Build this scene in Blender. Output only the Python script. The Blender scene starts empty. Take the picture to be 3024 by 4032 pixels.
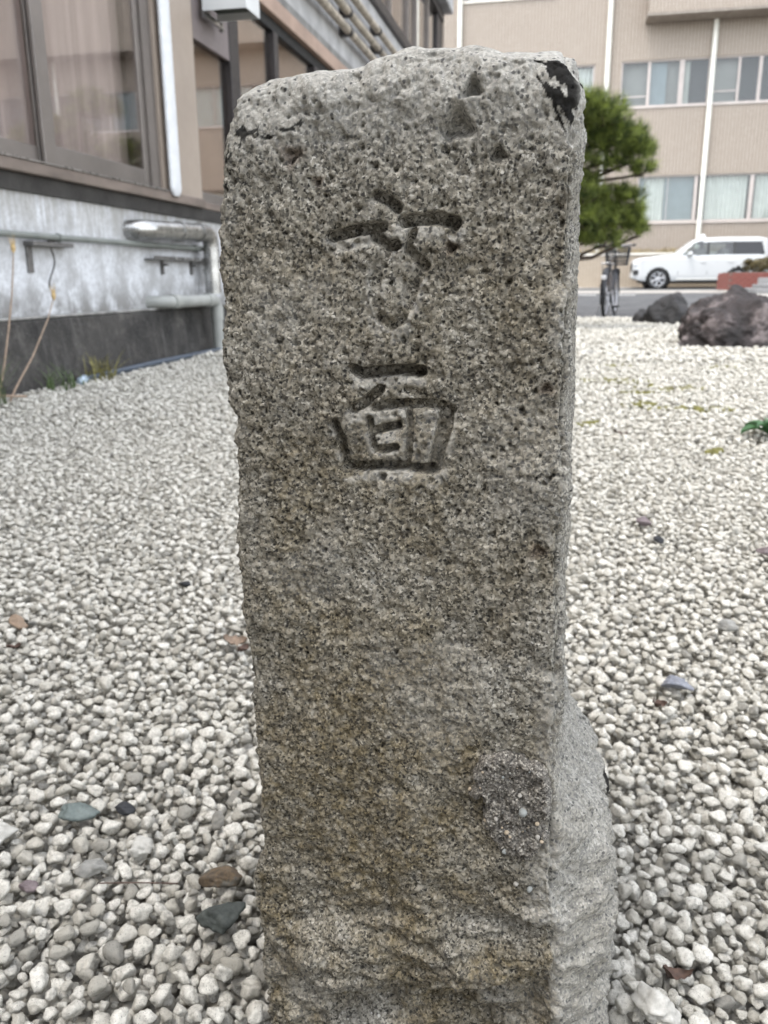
import bpy, math, random
import numpy as np
from mathutils import Matrix, Vector, Euler

R = math.radians
random.seed(7)
rng = np.random.default_rng(11)
SC = bpy.context.scene
COL = SC.collection

# ------------------------------------------------------------------ camera
cam_d = bpy.data.cameras.new('camera')
cam = bpy.data.objects.new('camera', cam_d)
COL.objects.link(cam)
cam_d.sensor_fit = 'VERTICAL'
cam_d.sensor_height = 36.0
cam_d.sensor_width = 27.0
cam_d.lens = 29.46
cam_d.clip_start = 0.02
cam_d.clip_end = 600
cam_d.dof.use_dof = True
cam_d.dof.focus_distance = 0.462
cam_d.dof.aperture_fstop = 16.0
cam.matrix_world = (Matrix.Translation((0, 0, 0.52)) @ Matrix.Rotation(R(11.9), 4, 'Z')
                    @ Matrix.Rotation(R(90 - 15.4), 4, 'X') @ Matrix.Rotation(R(-0.45), 4, 'Z'))
SC.camera = cam

# ------------------------------------------------------------------ sky, sun, exposure
SUN_DIR = Vector((0.85, 0.95, -3.3)).normalized()      # the way the light travels
SUN_EL = math.asin(-SUN_DIR.z)
world = bpy.data.worlds.new('World')
SC.world = world
world.use_nodes = True
wn, wl = world.node_tree.nodes, world.node_tree.links
wn.clear()
sky = wn.new('ShaderNodeTexSky')
sky.sky_type = 'NISHITA'
sky.sun_disc = False
sky.sun_elevation = SUN_EL
sky.sun_rotation = math.atan2(-SUN_DIR.x, -SUN_DIR.y)
sky.air_density = 1.0
sky.dust_density = 1.0
hs = wn.new('ShaderNodeHueSaturation')
hs.inputs['Saturation'].default_value = 0.22           # thin bright cloud: an almost white sky
bg = wn.new('ShaderNodeBackground')
bg.inputs['Strength'].default_value = 0.15
wo = wn.new('ShaderNodeOutputWorld')
wl.new(sky.outputs[0], hs.inputs['Color'])
wl.new(hs.outputs[0], bg.inputs[0])
wl.new(bg.outputs[0], wo.inputs[0])

sun_d = bpy.data.lights.new('sun', 'SUN')
sun_d.energy = 0.5
sun_d.angle = R(20)
sun_d.color = (1.0, 0.94, 0.86)
sun = bpy.data.objects.new('sun', sun_d)
COL.objects.link(sun)
sun.rotation_euler = SUN_DIR.to_track_quat('-Z', 'Y').to_euler()

SC.view_settings.view_transform = 'Standard'
SC.view_settings.look = 'None'
SC.view_settings.gamma = 1.0
SC.view_settings.exposure = 2.15
SC.view_settings.use_curve_mapping = False
SC.cycles.max_bounces = 6
SC.cycles.diffuse_bounces = 3
SC.cycles.caustics_reflective = False
SC.cycles.caustics_refractive = False
SC.cycles.adaptive_threshold = 0.015
SC.cycles.transparent_max_bounces = 12


# ------------------------------------------------------------------ numeric helpers
_perm = rng.permutation(512)
_perm = np.concatenate([_perm, _perm])
_val = rng.uniform(-1, 1, 512)


def vnoise(p):
    """smooth value noise, p is (n,3), result about -1..1"""
    pi = np.floor(p).astype(np.int64)
    pf = p - pi
    w = pf * pf * pf * (pf * (pf * 6 - 15) + 10)
    out = 0
    for dx in (0, 1):
        for dy in (0, 1):
            for dz in (0, 1):
                h = _perm[(pi[:, 0] + dx) & 511]
                h = _perm[(h + pi[:, 1] + dy) & 511]
                h = _perm[(h + pi[:, 2] + dz) & 511]
                wt = (w[:, 0] if dx else 1 - w[:, 0]) * (w[:, 1] if dy else 1 - w[:, 1]) * (w[:, 2] if dz else 1 - w[:, 2])
                out = out + wt * _val[h]
    return out


def fbm(p, scale, octaves=3, gain=0.5, seed=0.0):
    o, a, t = 0, 1.0, 0
    for i in range(octaves):
        o = o + a * vnoise(p * scale + seed + 17.3 * i)
        t += a
        a *= gain
        scale *= 2.03
    return o / t * 1.6


def sstep(a, b, x):
    t = np.clip((x - a) / (b - a), 0, 1)
    return t * t * (3 - 2 * t)


def seg_dist(px, pz, line):
    """distance to a polyline and the fraction along it"""
    best = np.full(px.shape, 1e9)
    frac = np.zeros(px.shape)
    n = len(line) - 1
    if n == 0:
        return np.hypot(px - line[0][0], pz - line[0][1]), frac
    for i in range(n):
        ax, az = line[i]
        bx, bz = line[i + 1]
        dx, dz = bx - ax, bz - az
        t = np.clip(((px - ax) * dx + (pz - az) * dz) / (dx * dx + dz * dz), 0, 1)
        d = np.hypot(px - ax - t * dx, pz - az - t * dz)
        m = d < best
        best[m] = d[m]
        frac[m] = (i + t[m]) / n
    return best, frac


# ------------------------------------------------------------------ mesh helpers
def link(name, me, mat=None, parent=None):
    o = bpy.data.objects.new(name, me)
    COL.objects.link(o)
    if mat is not None and me is not None and len(me.materials) == 0:
        me.materials.append(mat)
    if parent is not None:
        o.parent = parent
    return o


def tag(o, label=None, cat=None, group=None, kind=None):
    if label:
        o['label'] = label
    if cat:
        o['category'] = cat
    if group:
        o['group'] = group
    if kind:
        o['kind'] = kind
    return o


def empty(name, loc=(0, 0, 0), rz=0.0):
    o = bpy.data.objects.new(name, None)
    COL.objects.link(o)
    o.empty_display_size = 0.1
    o.location = loc
    o.rotation_euler = (0, 0, rz)
    return o


def mesh_np(name, V, Q, smooth=True):
    """mesh from numpy vertices and an (m,k) face array"""
    V = np.asarray(V, np.float32)
    Q = np.asarray(Q, np.int32)
    me = bpy.data.meshes.new(name)
    me.vertices.add(len(V))
    me.vertices.foreach_set('co', V.ravel())
    m, k = Q.shape
    me.loops.add(m * k)
    me.loops.foreach_set('vertex_index', Q.ravel())
    me.polygons.add(m)
    me.polygons.foreach_set('loop_start', np.arange(0, m * k, k, dtype=np.int32))
    me.polygons.foreach_set('use_smooth', np.full(m, smooth))
    me.update(calc_edges=True)
    me.validate()
    return me


class MB:
    """collects simple shapes; build() links them as one mesh object"""

    def __init__(s):
        s.v, s.f, s.sm = [], [], []

    def add(s, v, f, smooth=False):
        k = len(s.v)
        s.v += [tuple(map(float, q)) for q in v]
        s.f += [tuple(i + k for i in q) for q in f]
        s.sm += [smooth] * len(f)
        return s

    def box(s, x0, x1, y0, y1, z0, z1, bev=0.0):
        if x0 > x1: x0, x1 = x1, x0
        if y0 > y1: y0, y1 = y1, y0
        if z0 > z1: z0, z1 = z1, z0
        b = min(bev, (x1 - x0) * .45, (y1 - y0) * .45, (z1 - z0) * .45)
        if b <= 0:
            v = [(x, y, z) for x in (x0, x1) for y in (y0, y1) for z in (z0, z1)]
            f = [(0, 1, 3, 2), (4, 6, 7, 5), (0, 4, 5, 1), (2, 3, 7, 6), (0, 2, 6, 4), (1, 5, 7, 3)]
            return s.add(v, f)
        v, idx = [], {}
        for i, x in enumerate((x0, x1)):
            for j, y in enumerate((y0, y1)):
                for k, z in enumerate((z0, z1)):
                    sx, sy, sz = (b if i == 0 else -b), (b if j == 0 else -b), (b if k == 0 else -b)
                    for ax, q in enumerate(((x, y + sy, z + sz), (x + sx, y, z + sz), (x + sx, y + sy, z))):
                        idx[(i, j, k, ax)] = len(v)
                        v.append(q)
        f = []
        g = idx
        for i in (0, 1):
            f.append([g[(i, 0, 0, 0)], g[(i, 1, 0, 0)], g[(i, 1, 1, 0)], g[(i, 0, 1, 0)]][::(1 if i else -1)])
            f.append([g[(0, i, 0, 1)], g[(0, i, 1, 1)], g[(1, i, 1, 1)], g[(1, i, 0, 1)]][::(1 if i else -1)])
            f.append([g[(0, 0, i, 2)], g[(1, 0, i, 2)], g[(1, 1, i, 2)], g[(0, 1, i, 2)]][::(1 if i else -1)])
        for i in (0, 1):
            for j in (0, 1):
                f.append((g[(i, j, 0, 0)], g[(i, j, 1, 0)], g[(i, j, 1, 1)], g[(i, j, 0, 1)]))
                f.append((g[(i, 0, j, 0)], g[(i, 1, j, 0)], g[(i, 1, j, 2)], g[(i, 0, j, 2)]))
                f.append((g[(0, i, j, 1)], g[(1, i, j, 1)], g[(1, i, j, 2)], g[(0, i, j, 2)]))
                for k in (0, 1):
                    f.append((g[(i, j, k, 0)], g[(i, j, k, 1)], g[(i, j, k, 2)]))
        return s.add(v, f)

    def tube(s, pts, r, n=10, cap=True, radii=None):
        pts = [Vector(p) for p in pts]
        v, f = [], []
        m = len(pts)
        up = None
        for i, p in enumerate(pts):
            t = (pts[min(i + 1, m - 1)] - pts[max(i - 1, 0)]).normalized()
            if up is None:
                up = Vector((0, 0, 1)) if abs(t.z) < .9 else Vector((1, 0, 0))
            a = (up - t * up.dot(t)).normalized()
            up = a
            b = t.cross(a)
            rr = radii[i] if radii else r
            for k in range(n):
                c = 2 * math.pi * k / n
                v.append(p + (a * math.cos(c) + b * math.sin(c)) * rr)
        for i in range(m - 1):
            for k in range(n):
                f.append((i * n + k, i * n + (k + 1) % n, (i + 1) * n + (k + 1) % n, (i + 1) * n + k))
        s.add(v, f, True)
        if cap:
            s.add(v[:n], [tuple(range(n))[::-1]])
            s.add(v[-n:], [tuple(range(n))])
        return s

    def lathe(s, prof, origin=(0, 0, 0), axis='Z', n=24):
        """prof: (radius, height) pairs turned about an axis through origin"""
        o = Vector(origin)
        v, f = [], []
        for r, h in prof:
            for k in range(n):
                c = 2 * math.pi * k / n
                q = (r * math.cos(c), r * math.sin(c), h)
                if axis == 'Y':
                    q = (q[0], q[2], q[1])
                elif axis == 'X':
                    q = (q[2], q[0], q[1])
                v.append(o + Vector(q))
        for i in range(len(prof) - 1):
            for k in range(n):
                f.append((i * n + k, i * n + (k + 1) % n, (i + 1) * n + (k + 1) % n, (i + 1) * n + k))
        return s.add(v, f, True)

    def prism(s, poly, axis, a, b):
        """polygon of 2D points run between a and b along an axis"""
        n = len(poly)
        def q(p, t):
            return {'Y': (p[0], t, p[1]), 'X': (t, p[0], p[1]), 'Z': (p[0], p[1], t)}[axis]
        v = [q(p, a) for p in poly] + [q(p, b) for p in poly]
        f = [tuple(range(n))[::-1], tuple(range(n, 2 * n))]
        f += [(i, (i + 1) % n, n + (i + 1) % n, n + i) for i in range(n)]
        return s.add(v, f)

    def build(s, name, mat, parent=None):
        me = bpy.data.meshes.new(name)
        me.from_pydata(s.v, [], s.f)
        me.polygons.foreach_set('use_smooth', s.sm)
        me.update()
        me.validate()
        import bmesh
        bm = bmesh.new()
        bm.from_mesh(me)
        bmesh.ops.recalc_face_normals(bm, faces=bm.faces)
        bm.to_mesh(me)
        bm.free()
        return link(name, me, mat, parent)


def boxo(name, mat, parent, x0, x1, y0, y1, z0, z1, bev=0.0):
    return MB().box(x0, x1, y0, y1, z0, z1, bev).build(name, mat, parent)


def ico(sub):
    import bmesh
    bm = bmesh.new()
    bmesh.ops.create_icosphere(bm, subdivisions=sub, radius=1.0)
    V = np.array([v.co[:] for v in bm.verts])
    F = np.array([[v.index for v in f.verts] for f in bm.faces])
    bm.free()
    return V, F


ICO2, ICO3, ICO4 = ico(2), ico(3), ico(4)


def rock_shape(V, planes, cut=(.62, .9), rough=.05, scale=2.2, seed=0.0, soft=.08):
    """unit stone: a sphere cut by random planes, edges softened, roughened"""
    g = np.random.default_rng(int(seed * 1000) + 5)
    N = g.normal(size=(planes, 3))
    N /= np.linalg.norm(N, axis=1)[:, None]
    d = g.uniform(*cut, planes)
    r = np.ones(len(V))
    U = V / np.linalg.norm(V, axis=1)[:, None]
    for n, k in zip(N, d):
        c = U @ n
        t = np.where(c > 1e-3, k / np.maximum(c, 1e-3), 9)
        h = np.clip(.5 + .5 * (t - r) / soft, 0, 1)          # smooth minimum
        r = t * (1 - h) + r * h - soft * h * (1 - h)
    r = r * (1 + rough * fbm(U, scale, 3, .5, seed))
    return U * r[:, None]


# ------------------------------------------------------------------ materials
def nodes_of(m):
    m.use_nodes = True
    nt = m.node_tree
    nt.nodes.clear()
    out = nt.nodes.new('ShaderNodeOutputMaterial')
    b = nt.nodes.new('ShaderNodeBsdfPrincipled')
    nt.links.new(b.outputs[0], out.inputs[0])
    return nt, b


class G:
    """short hand for building node trees"""

    def __init__(s, nt):
        s.nt = nt

    def n(s, t, **kw):
        q = s.nt.nodes.new(t)
        for k, v in kw.items():
            if k.startswith('i_'):
                q.inputs[k[2:].replace('_', ' ')].default_value = v
            else:
                setattr(q, k, v)
        return q

    def l(s, a, b):
        s.nt.links.new(a, b)

    def ramp(s, src, stops, interp='LINEAR'):
        q = s.nt.nodes.new('ShaderNodeValToRGB')
        e = q.color_ramp.elements
        q.color_ramp.interpolation = interp
        while len(e) < len(stops):
            e.new(.5)
        for i, (p, c) in enumerate(stops):
            e[i].position = p
            e[i].color = (c, c, c, 1) if isinstance(c, (int, float)) else (*c, 1)
        s.l(src, q.inputs[0])
        return q.outputs[0]

    def mix(s, fac, a, b, mode='MIX'):
        q = s.nt.nodes.new('ShaderNodeMix')
        q.data_type = 'RGBA'
        q.blend_type = mode
        for sock, val in ((q.inputs[0], fac), (q.inputs[6], a), (q.inputs[7], b)):
            if hasattr(val, 'node'):
                s.l(val, sock)
            elif isinstance(val, (int, float)):
                sock.default_value = val
            else:
                sock.default_value = (*val, 1)
        return q.outputs[2]

    def math(s, op, a, b=0.0, clamp=False):
        q = s.nt.nodes.new('ShaderNodeMath')
        q.operation = op
        q.use_clamp = clamp
        for sock, val in ((q.inputs[0], a), (q.inputs[1], b)):
            if hasattr(val, 'node'):
                s.l(val, sock)
            else:
                sock.default_value = val
        return q.outputs[0]

    def noise(s, vec, scale, detail=4, rough=.55, w=None):
        q = s.n('ShaderNodeTexNoise')
        q.inputs['Scale'].default_value = scale
        q.inputs['Detail'].default_value = detail
        q.inputs['Roughness'].default_value = rough
        if vec is not None:
            s.l(vec, q.inputs['Vector'])
        return q.outputs['Fac']

    def mapping(s, vec, scale=(1, 1, 1), loc=(0, 0, 0), rot=(0, 0, 0)):
        q = s.n('ShaderNodeMapping')
        q.inputs['Scale'].default_value = scale
        q.inputs['Location'].default_value = loc
        q.inputs['Rotation'].default_value = rot
        s.l(vec, q.inputs['Vector'])
        return q.outputs[0]

    def bump(s, height, strength, dist, bsdf):
        q = s.n('ShaderNodeBump')
        q.inputs['Strength'].default_value = strength
        q.inputs['Distance'].default_value = dist
        s.l(height, q.inputs['Height'])
        s.l(q.outputs[0], bsdf.inputs['Normal'])


def mk(name, col, rough=.6, var=.15, scale=6.0, bump=0.0, bscale=60.0, metal=0.0, spec=.5, stretch=(1, 1, 1), col2=None):
    """plain weathered surface: base colour broken up by two noises, light relief"""
    m = bpy.data.materials.new(name)
    nt, b = nodes_of(m)
    g = G(nt)
    co = g.n('ShaderNodeTexCoord').outputs['Object']
    v = g.mapping(co, stretch)
    a = g.noise(v, scale, 5, .6)
    c2 = col2 if col2 else tuple(c * (1 - 2 * var) for c in col)
    c1 = tuple(min(c * (1 + var), .95) for c in col) if not col2 else col
    g.l(g.ramp(a, [(.3, c2), (.68, c1)]), b.inputs['Base Color'])
    a2 = g.noise(v, scale * 7, 3, .6)
    g.l(g.ramp(a2, [(.2, max(rough - .12, .02)), (.8, min(rough + .12, 1))]), b.inputs['Roughness'])
    b.inputs['Metallic'].default_value = metal
    b.inputs['Specular IOR Level'].default_value = spec
    if bump:
        g.bump(g.noise(co, bscale, 4, .6), bump, .01, b)
    return m


def glass(name, tint=(.85, .88, .88), ior=1.5, base=0.0):
    """thin window glass: clear with a mirror-like share that grows at shallow angles"""
    m = bpy.data.materials.new(name)
    m.use_nodes = True
    nt = m.node_tree
    nt.nodes.clear()
    g = G(nt)
    out = g.n('ShaderNodeOutputMaterial')
    t = g.n('ShaderNodeBsdfTransparent')
    t.inputs[0].default_value = (*tint, 1)
    gl = g.n('ShaderNodeBsdfGlossy')
    gl.inputs['Roughness'].default_value = .012
    gl.inputs['Color'].default_value = (.95, .95, .95, 1)
    lw = g.n('ShaderNodeLayerWeight')
    lw.inputs['Blend'].default_value = .5
    f0 = ((ior - 1) / (ior + 1)) ** 2 + base
    f = g.math('ADD', g.math('MULTIPLY', g.math('POWER', lw.outputs['Facing'], 4.0), 1 - f0), f0, True)
    mx = g.n('ShaderNodeMixShader')
    g.l(f, mx.inputs[0])
    g.l(t.outputs[0], mx.inputs[1])
    g.l(gl.outputs[0], mx.inputs[2])
    g.l(mx.outputs[0], out.inputs[0])
    return m


M = {}
M['soil'] = mk('soil', (.13, .115, .095), .95, .3, 9, .5, 120)
M['asphalt'] = mk('asphalt', (.095, .097, .1), .85, .22, 1.2, .4, 300)
M['paving'] = mk('paving', (.36, .34, .31), .85, .15, 2, .3, 90)
M['kerb'] = mk('kerb_concrete', (.47, .45, .41), .85, .15, 3, .3, 60)
M['paint'] = mk('road_paint', (.6, .6, .58), .7, .2, 20, col2=(.2, .2, .2))
M['frame'] = mk('bronze_aluminium', (.2, .178, .162), .42, .08, 3, metal=.35)
M['frame_dark'] = mk('dark_aluminium', (.045, .04, .04), .45, .1, 3, metal=.3)
M['sill'] = mk('bronze_sill', (.215, .175, .15), .5, .22, 5, .1, 40, metal=.2, stretch=(1, .4, 1))
M['pillar'] = mk('tan_panel', (.36, .3, .25), .45, .05, 2)
M['mauve'] = mk('mauve_panel', (.2, .17, .17), .5, .06, 3)
M['copper'] = mk('salmon_flashing', (.4, .285, .225), .5, .12, 3)
M['upper_concrete'] = mk('grey_concrete', (.46, .46, .46), .85, .18, 2.5, .3, 30)
M['rail'] = mk('beige_rail', (.42, .37, .3), .5, .25, 8)
M['black'] = mk('recess_shade_black', (.012, .012, .012), .7, .1, 5)
M['white_paint'] = mk('white_paint', (.72, .74, .76), .5, .05, 12, .15, 60)
M['white_box'] = mk('white_enamel', (.7, .72, .72), .35, .04, 4)
M['dark_green'] = mk('dark_green_inside', (.05, .06, .05), .6, .2, 6)
M['steel'] = mk('stainless_steel', (.5, .5, .49), .3, .2, 9, metal=1.0)
M['pvc'] = mk('grey_pvc', (.36, .37, .35), .4, .1, 6)
M['conduit'] = mk('grey_green_conduit', (.2, .215, .2), .45, .12, 6)
M['bracket'] = mk('galvanised_bracket', (.17, .165, .16), .5, .25, 20, metal=.4)
M['hose'] = mk('blue_grey_hose', (.07, .09, .12), .4, .15, 9)
M['curtain'] = mk('pink_beige_curtain', (.6, .51, .485), .9, .12, 5, stretch=(1, 3, .12))
M['curtain_white'] = mk('white_curtain', (.6, .61, .57), .9, .06, 3)
M['curtain_blue'] = mk('blue_grey_blind', (.2, .235, .25), .8, .05, 3)
M['room'] = mk('dark_room', (.03, .03, .032), .8, .2, 1)
M['room_light'] = mk('pale_room_wall', (.36, .35, .32), .8, .1, 1)
M['blind_grey'] = mk('warm_grey_blind', (.21, .205, .19), .8, .1, 1)
M['far_frame'] = mk('pale_bronze_frame', (.5, .45, .42), .5, .06, 4)
M['far_pipe'] = mk('cream_downpipe', (.78, .77, .7), .4, .06, 3)
M['soffit'] = mk('soffit_tile', (.33, .29, .25), .7, .12, 5)
M['cap'] = mk('cream_coping', (.66, .63, .57), .7, .08, 3)
M['glass'] = glass('window_glass', (.9, .89, .88), 1.5, .04)
M['glass_dark'] = glass('bronze_window_glass', (.80, .76, .73), 1.7, .06)
M['glass_far'] = glass('far_window_glass', (.93, .95, .95), 1.45, .0)


def wall_material():
    """white-washed concrete: peeling, grey drips from the top, moss-grey foot"""
    m = bpy.data.materials.new('stained_whitewash')
    nt, b = nodes_of(m)
    g = G(nt)
    co = g.n('ShaderNodeTexCoord').outputs['Object']
    sep = g.n('ShaderNodeSeparateXYZ')
    g.l(co, sep.inputs[0])
    n1 = g.noise(co, 5, 6, .65)
    n2 = g.noise(g.mapping(co, (1, 9, 1.3)), 3.0, 5, .6)       # drips
    n3 = g.noise(co, 38, 4, .65)
    base = g.ramp(n3, [(.3, (.5, .51, .53)), (.6, (.72, .74, .77))])
    patch = g.ramp(n1, [(.42, 0.0), (.62, .75)])
    c = g.mix(patch, base, (.36, .36, .36))
    top = g.math('MULTIPLY', g.ramp(g.math('MULTIPLY', g.math('SUBTRACT', sep.outputs[2], .62), 3.0, True), [(0, 0.0), (1, 1.0)]), g.ramp(n2, [(.35, 0.0), (.7, 1.0)]))
    c = g.mix(top, c, (.3, .285, .25))
    low = g.math('MULTIPLY', g.ramp(g.math('MULTIPLY', g.math('SUBTRACT', .56, sep.outputs[2]), 5.0, True), [(0, 0.0), (1, 1.0)]), g.ramp(n1, [(.34, 0.0), (.56, 1.0)]))
    c = g.mix(low, c, (.2, .195, .185))
    g.l(c, b.inputs['Base Color'])
    b.inputs['Roughness'].default_value = .85
    g.bump(g.noise(co, 60, 5, .65), .5, .006, b)
    return m


def plinth_material():
    m = bpy.data.materials.new('black_stained_concrete')
    nt, b = nodes_of(m)
    g = G(nt)
    co = g.n('ShaderNodeTexCoord').outputs['Object']
    n1 = g.noise(co, 6, 6, .7)
    n2 = g.noise(g.mapping(co, (1, 7, 1.0), rot=(R(14), 0, 0)), 2.6, 5, .65)
    n3 = g.noise(co, 70, 3, .6)
    c = g.ramp(n1, [(.34, (.014, .0135, .013)), (.55, (.045, .042, .039)), (.72, (.12, .113, .102))])
    c = g.mix(g.ramp(n2, [(.54, 0.0), (.72, .7)]), c, (.13, .125, .118))
    c = g.mix(g.ramp(n3, [(.6, 0.0), (.75, .6)]), c, (.26, .25, .23))
    c = g.mix(g.ramp(g.noise(co, 2.3, 4, .6), [(.45, 0.0), (.65, .22)]), c, (.13, .12, .108))
    g.l(c, b.inputs['Base Color'])
    b.inputs['Roughness'].default_value = .8
    g.bump(g.noise(co, 22, 6, .7), .8, .03, b)
    return m


def tile_material(name, c1, c2, grout, sx=.135, sz=.105):
    """small mosaic tiles on a far facade, joints as relief"""
    m = bpy.data.materials.new(name)
    nt, b = nodes_of(m)
    g = G(nt)
    co = g.n('ShaderNodeTexCoord').outputs['Object']
    sep = g.n('ShaderNodeSeparateXYZ')
    g.l(co, sep.inputs[0])
    comb = g.n('ShaderNodeCombineXYZ')
    g.l(g.math('ADD', sep.outputs[0], sep.outputs[1]), comb.inputs[0])
    g.l(sep.outputs[2], comb.inputs[1])
    br = g.n('ShaderNodeTexBrick')
    br.offset = 0.0
    br.inputs['Scale'].default_value = 1.0
    br.inputs['Brick Width'].default_value = sx
    br.inputs['Row Height'].default_value = sz
    br.inputs['Mortar Size'].default_value = .022
    br.inputs['Mortar Smooth'].default_value = .3
    br.inputs['Color1'].default_value = (*c1, 1)
    br.inputs['Color2'].default_value = (*c2, 1)
    br.inputs['Mortar'].default_value = (*grout, 1)
    g.l(comb.outputs[0], br.inputs['Vector'])
    n = g.noise(co, .35, 4, .6)
    n2 = g.noise(g.mapping(co, (3, 3, .25)), .8, 4, .6)
    c = g.mix(g.ramp(n, [(.35, 0.0), (.7, .35)]), br.outputs['Color'], tuple(q * .82 for q in c2))
    c = g.mix(g.ramp(n2, [(.5, 0.0), (.75, .25)]), c, tuple(q * .7 for q in c2))
    g.l(c, b.inputs['Base Color'])
    b.inputs['Roughness'].default_value = .55
    g.bump(g.math('SUBTRACT', 1.0, br.outputs['Fac']), .5, .004, b)
    return m


M['whitewash'] = wall_material()
M['plinth'] = plinth_material()
M['tile'] = tile_material('beige_mosaic_tile', (.45, .39, .325), (.40, .34, .28), (.2, .165, .135))
M['tile_low'] = tile_material('ochre_mosaic_tile', (.48, .41, .32), (.43, .36, .275), (.27, .22, .17))


def gravel_material(name, light, dark, grey=.35, speck=.6):
    """crushed granite: pale, mica specks, each stone its own tint"""
    m = bpy.data.materials.new(name)
    nt, b = nodes_of(m)
    g = G(nt)
    tc = g.n('ShaderNodeTexCoord')
    oi = g.n('ShaderNodeObjectInfo')
    off = g.n('ShaderNodeVectorMath')
    off.operation = 'ADD'
    g.l(tc.outputs['Object'], off.inputs[0])
    sc = g.math('MULTIPLY', oi.outputs['Random'], 37.0)
    cb = g.n('ShaderNodeCombineXYZ')
    for i in range(3):
        g.l(sc, cb.inputs[i])
    g.l(cb.outputs[0], off.inputs[1])
    v = off.outputs[0]
    c = g.ramp(oi.outputs['Random'], [(0, light), (.35, tuple(.55 * a + .45 * d for a, d in zip(light, dark))), (.58, light), (.78, dark), (.94, tuple(.75 * d for d in dark)), (1, tuple(grey * d for d in light))])
    n1 = g.noise(v, 2.2, 4, .65)
    c = g.mix(g.ramp(n1, [(.4, 0.0), (.7, .7)]), c, tuple(d * .6 for d in dark))
    vo = g.n('ShaderNodeTexVoronoi')
    vo.inputs['Scale'].default_value = 7.0
    g.l(v, vo.inputs['Vector'])
    sp = g.ramp(vo.outputs['Distance'], [(.16, 1.0), (.34, 0.0)])
    n2 = g.noise(v, 3.0, 2, .5)
    c = g.mix(g.math('MULTIPLY', g.math('MULTIPLY', sp, g.ramp(n2, [(.42, 0.0), (.6, 1.0)])), speck), c, (.1, .095, .085))
    g.l(c, b.inputs['Base Color'])
    b.inputs['Roughness'].default_value = .8
    b.inputs['Specular IOR Level'].default_value = .35
    g.bump(g.noise(v, 4.5, 5, .75), .9, .0022, b)
    return m


M['gravel'] = gravel_material('white_granite_gravel', (.74, .72, .655), (.53, .505, .44), .3, .9)


def stone_material(name, c1, c2, scale=14.0, bump=.5, c3=None):
    m = bpy.data.materials.new(name)
    nt, b = nodes_of(m)
    g = G(nt)
    co = g.n('ShaderNodeTexCoord').outputs['Object']
    n1 = g.noise(co, scale, 6, .68)
    n2 = g.noise(co, scale * 6, 4, .65)
    c = g.ramp(n1, [(.36, c1), (.66, c2)])
    if c3:
        n3 = g.noise(co, scale * .8, 4, .6)
        c = g.mix(g.ramp(n3, [(.52, 0.0), (.64, .85)]), c, c3)
    c = g.mix(g.ramp(n2, [(.35, .0), (.7, .35)]), c, tuple(q * .5 for q in c1))
    g.l(c, b.inputs['Base Color'])
    b.inputs['Roughness'].default_value = .72
    g.bump(n2, bump, .08 / scale, b)
    return m


# ------------------------------------------------------------------ ground, road, island
def sheet(name, xs, ys, zf, mat, kind='structure'):
    V = [(x, y, zf(x, y)) for y in ys for x in xs]
    n = len(xs)
    Q = [(j * n + i, j * n + i + 1, (j + 1) * n + i + 1, (j + 1) * n + i) for j in range(len(ys) - 1) for i in range(n - 1)]
    return tag(link(name, mesh_np(name, V, Q), mat), kind=kind)


def road_z(y):
    return .0073 * (y - 12.0) if y < 33 else .153


sheet('ground', [-300, -60, 0, 60, 300], [-300, -60, 0, 60, 400], lambda x, y: -.12, M['soil'])
tag(boxo('road', M['asphalt'], None, -1, 1, -1, 1, -1, 1), kind='structure')
ob = bpy.data.objects['road']
old = ob.data
rv, rf = [], []
rys = [11.85, 14, 18, 22, 26, 30, 33, 37.2]
for y in rys:
    for x in (-40, -10, -2, 4, 12, 40):
        rv.append((x, y, road_z(y) + (0.0 if y > 12 else -.004)))
ob.data = mesh_np('road', rv, [(j * 6 + i, j * 6 + i + 1, (j + 1) * 6 + i + 1, (j + 1) * 6 + i) for j in range(7) for i in range(5)])
ob.data.materials.append(M['asphalt'])
bpy.data.meshes.remove(old)

# pale gutter strip beyond the roadway, worn paint marks
gut = MB()
gut.add([(-30, 27.0, road_z(27.0) + .005), (30, 27.0, road_z(27) + .005), (30, 31.2, road_z(31.2) + .005), (-30, 31.2, road_z(31.2) + .005)], [(0, 1, 2, 3)])
tag(gut.build('gutter_pavement', M['paving']), kind='structure')
for (x, w, y) in ((.35, .5, 24.6), (1.45, .45, 24.5)):
    p = MB().add([(x, y, road_z(y) + .005), (x + w, y, road_z(y) + .005), (x + w + .05, y + .9, road_z(y + .9) + .005), (x + .05, y + .9, road_z(y + .9) + .005)], [(0, 1, 2, 3)])
    o = p.build('road_marking', M['paint'])
    tag(o, kind='structure')

# raised island on the right with a pale kerb
isl = [(3.9, 17.2), (4.78, 28.6), (14, 28.6), (14, 17.2)]
tag(MB().prism(isl, 'Z', -.05, .17).build('pavement_island', M['kerb']), kind='structure')
tag(MB().prism([(4.12, 17.4), (4.95, 28.4), (13.8, 28.4), (13.8, 17.4)], 'Z', .16, .176).build('island_paving', M['paving']), kind='structure')

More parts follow.
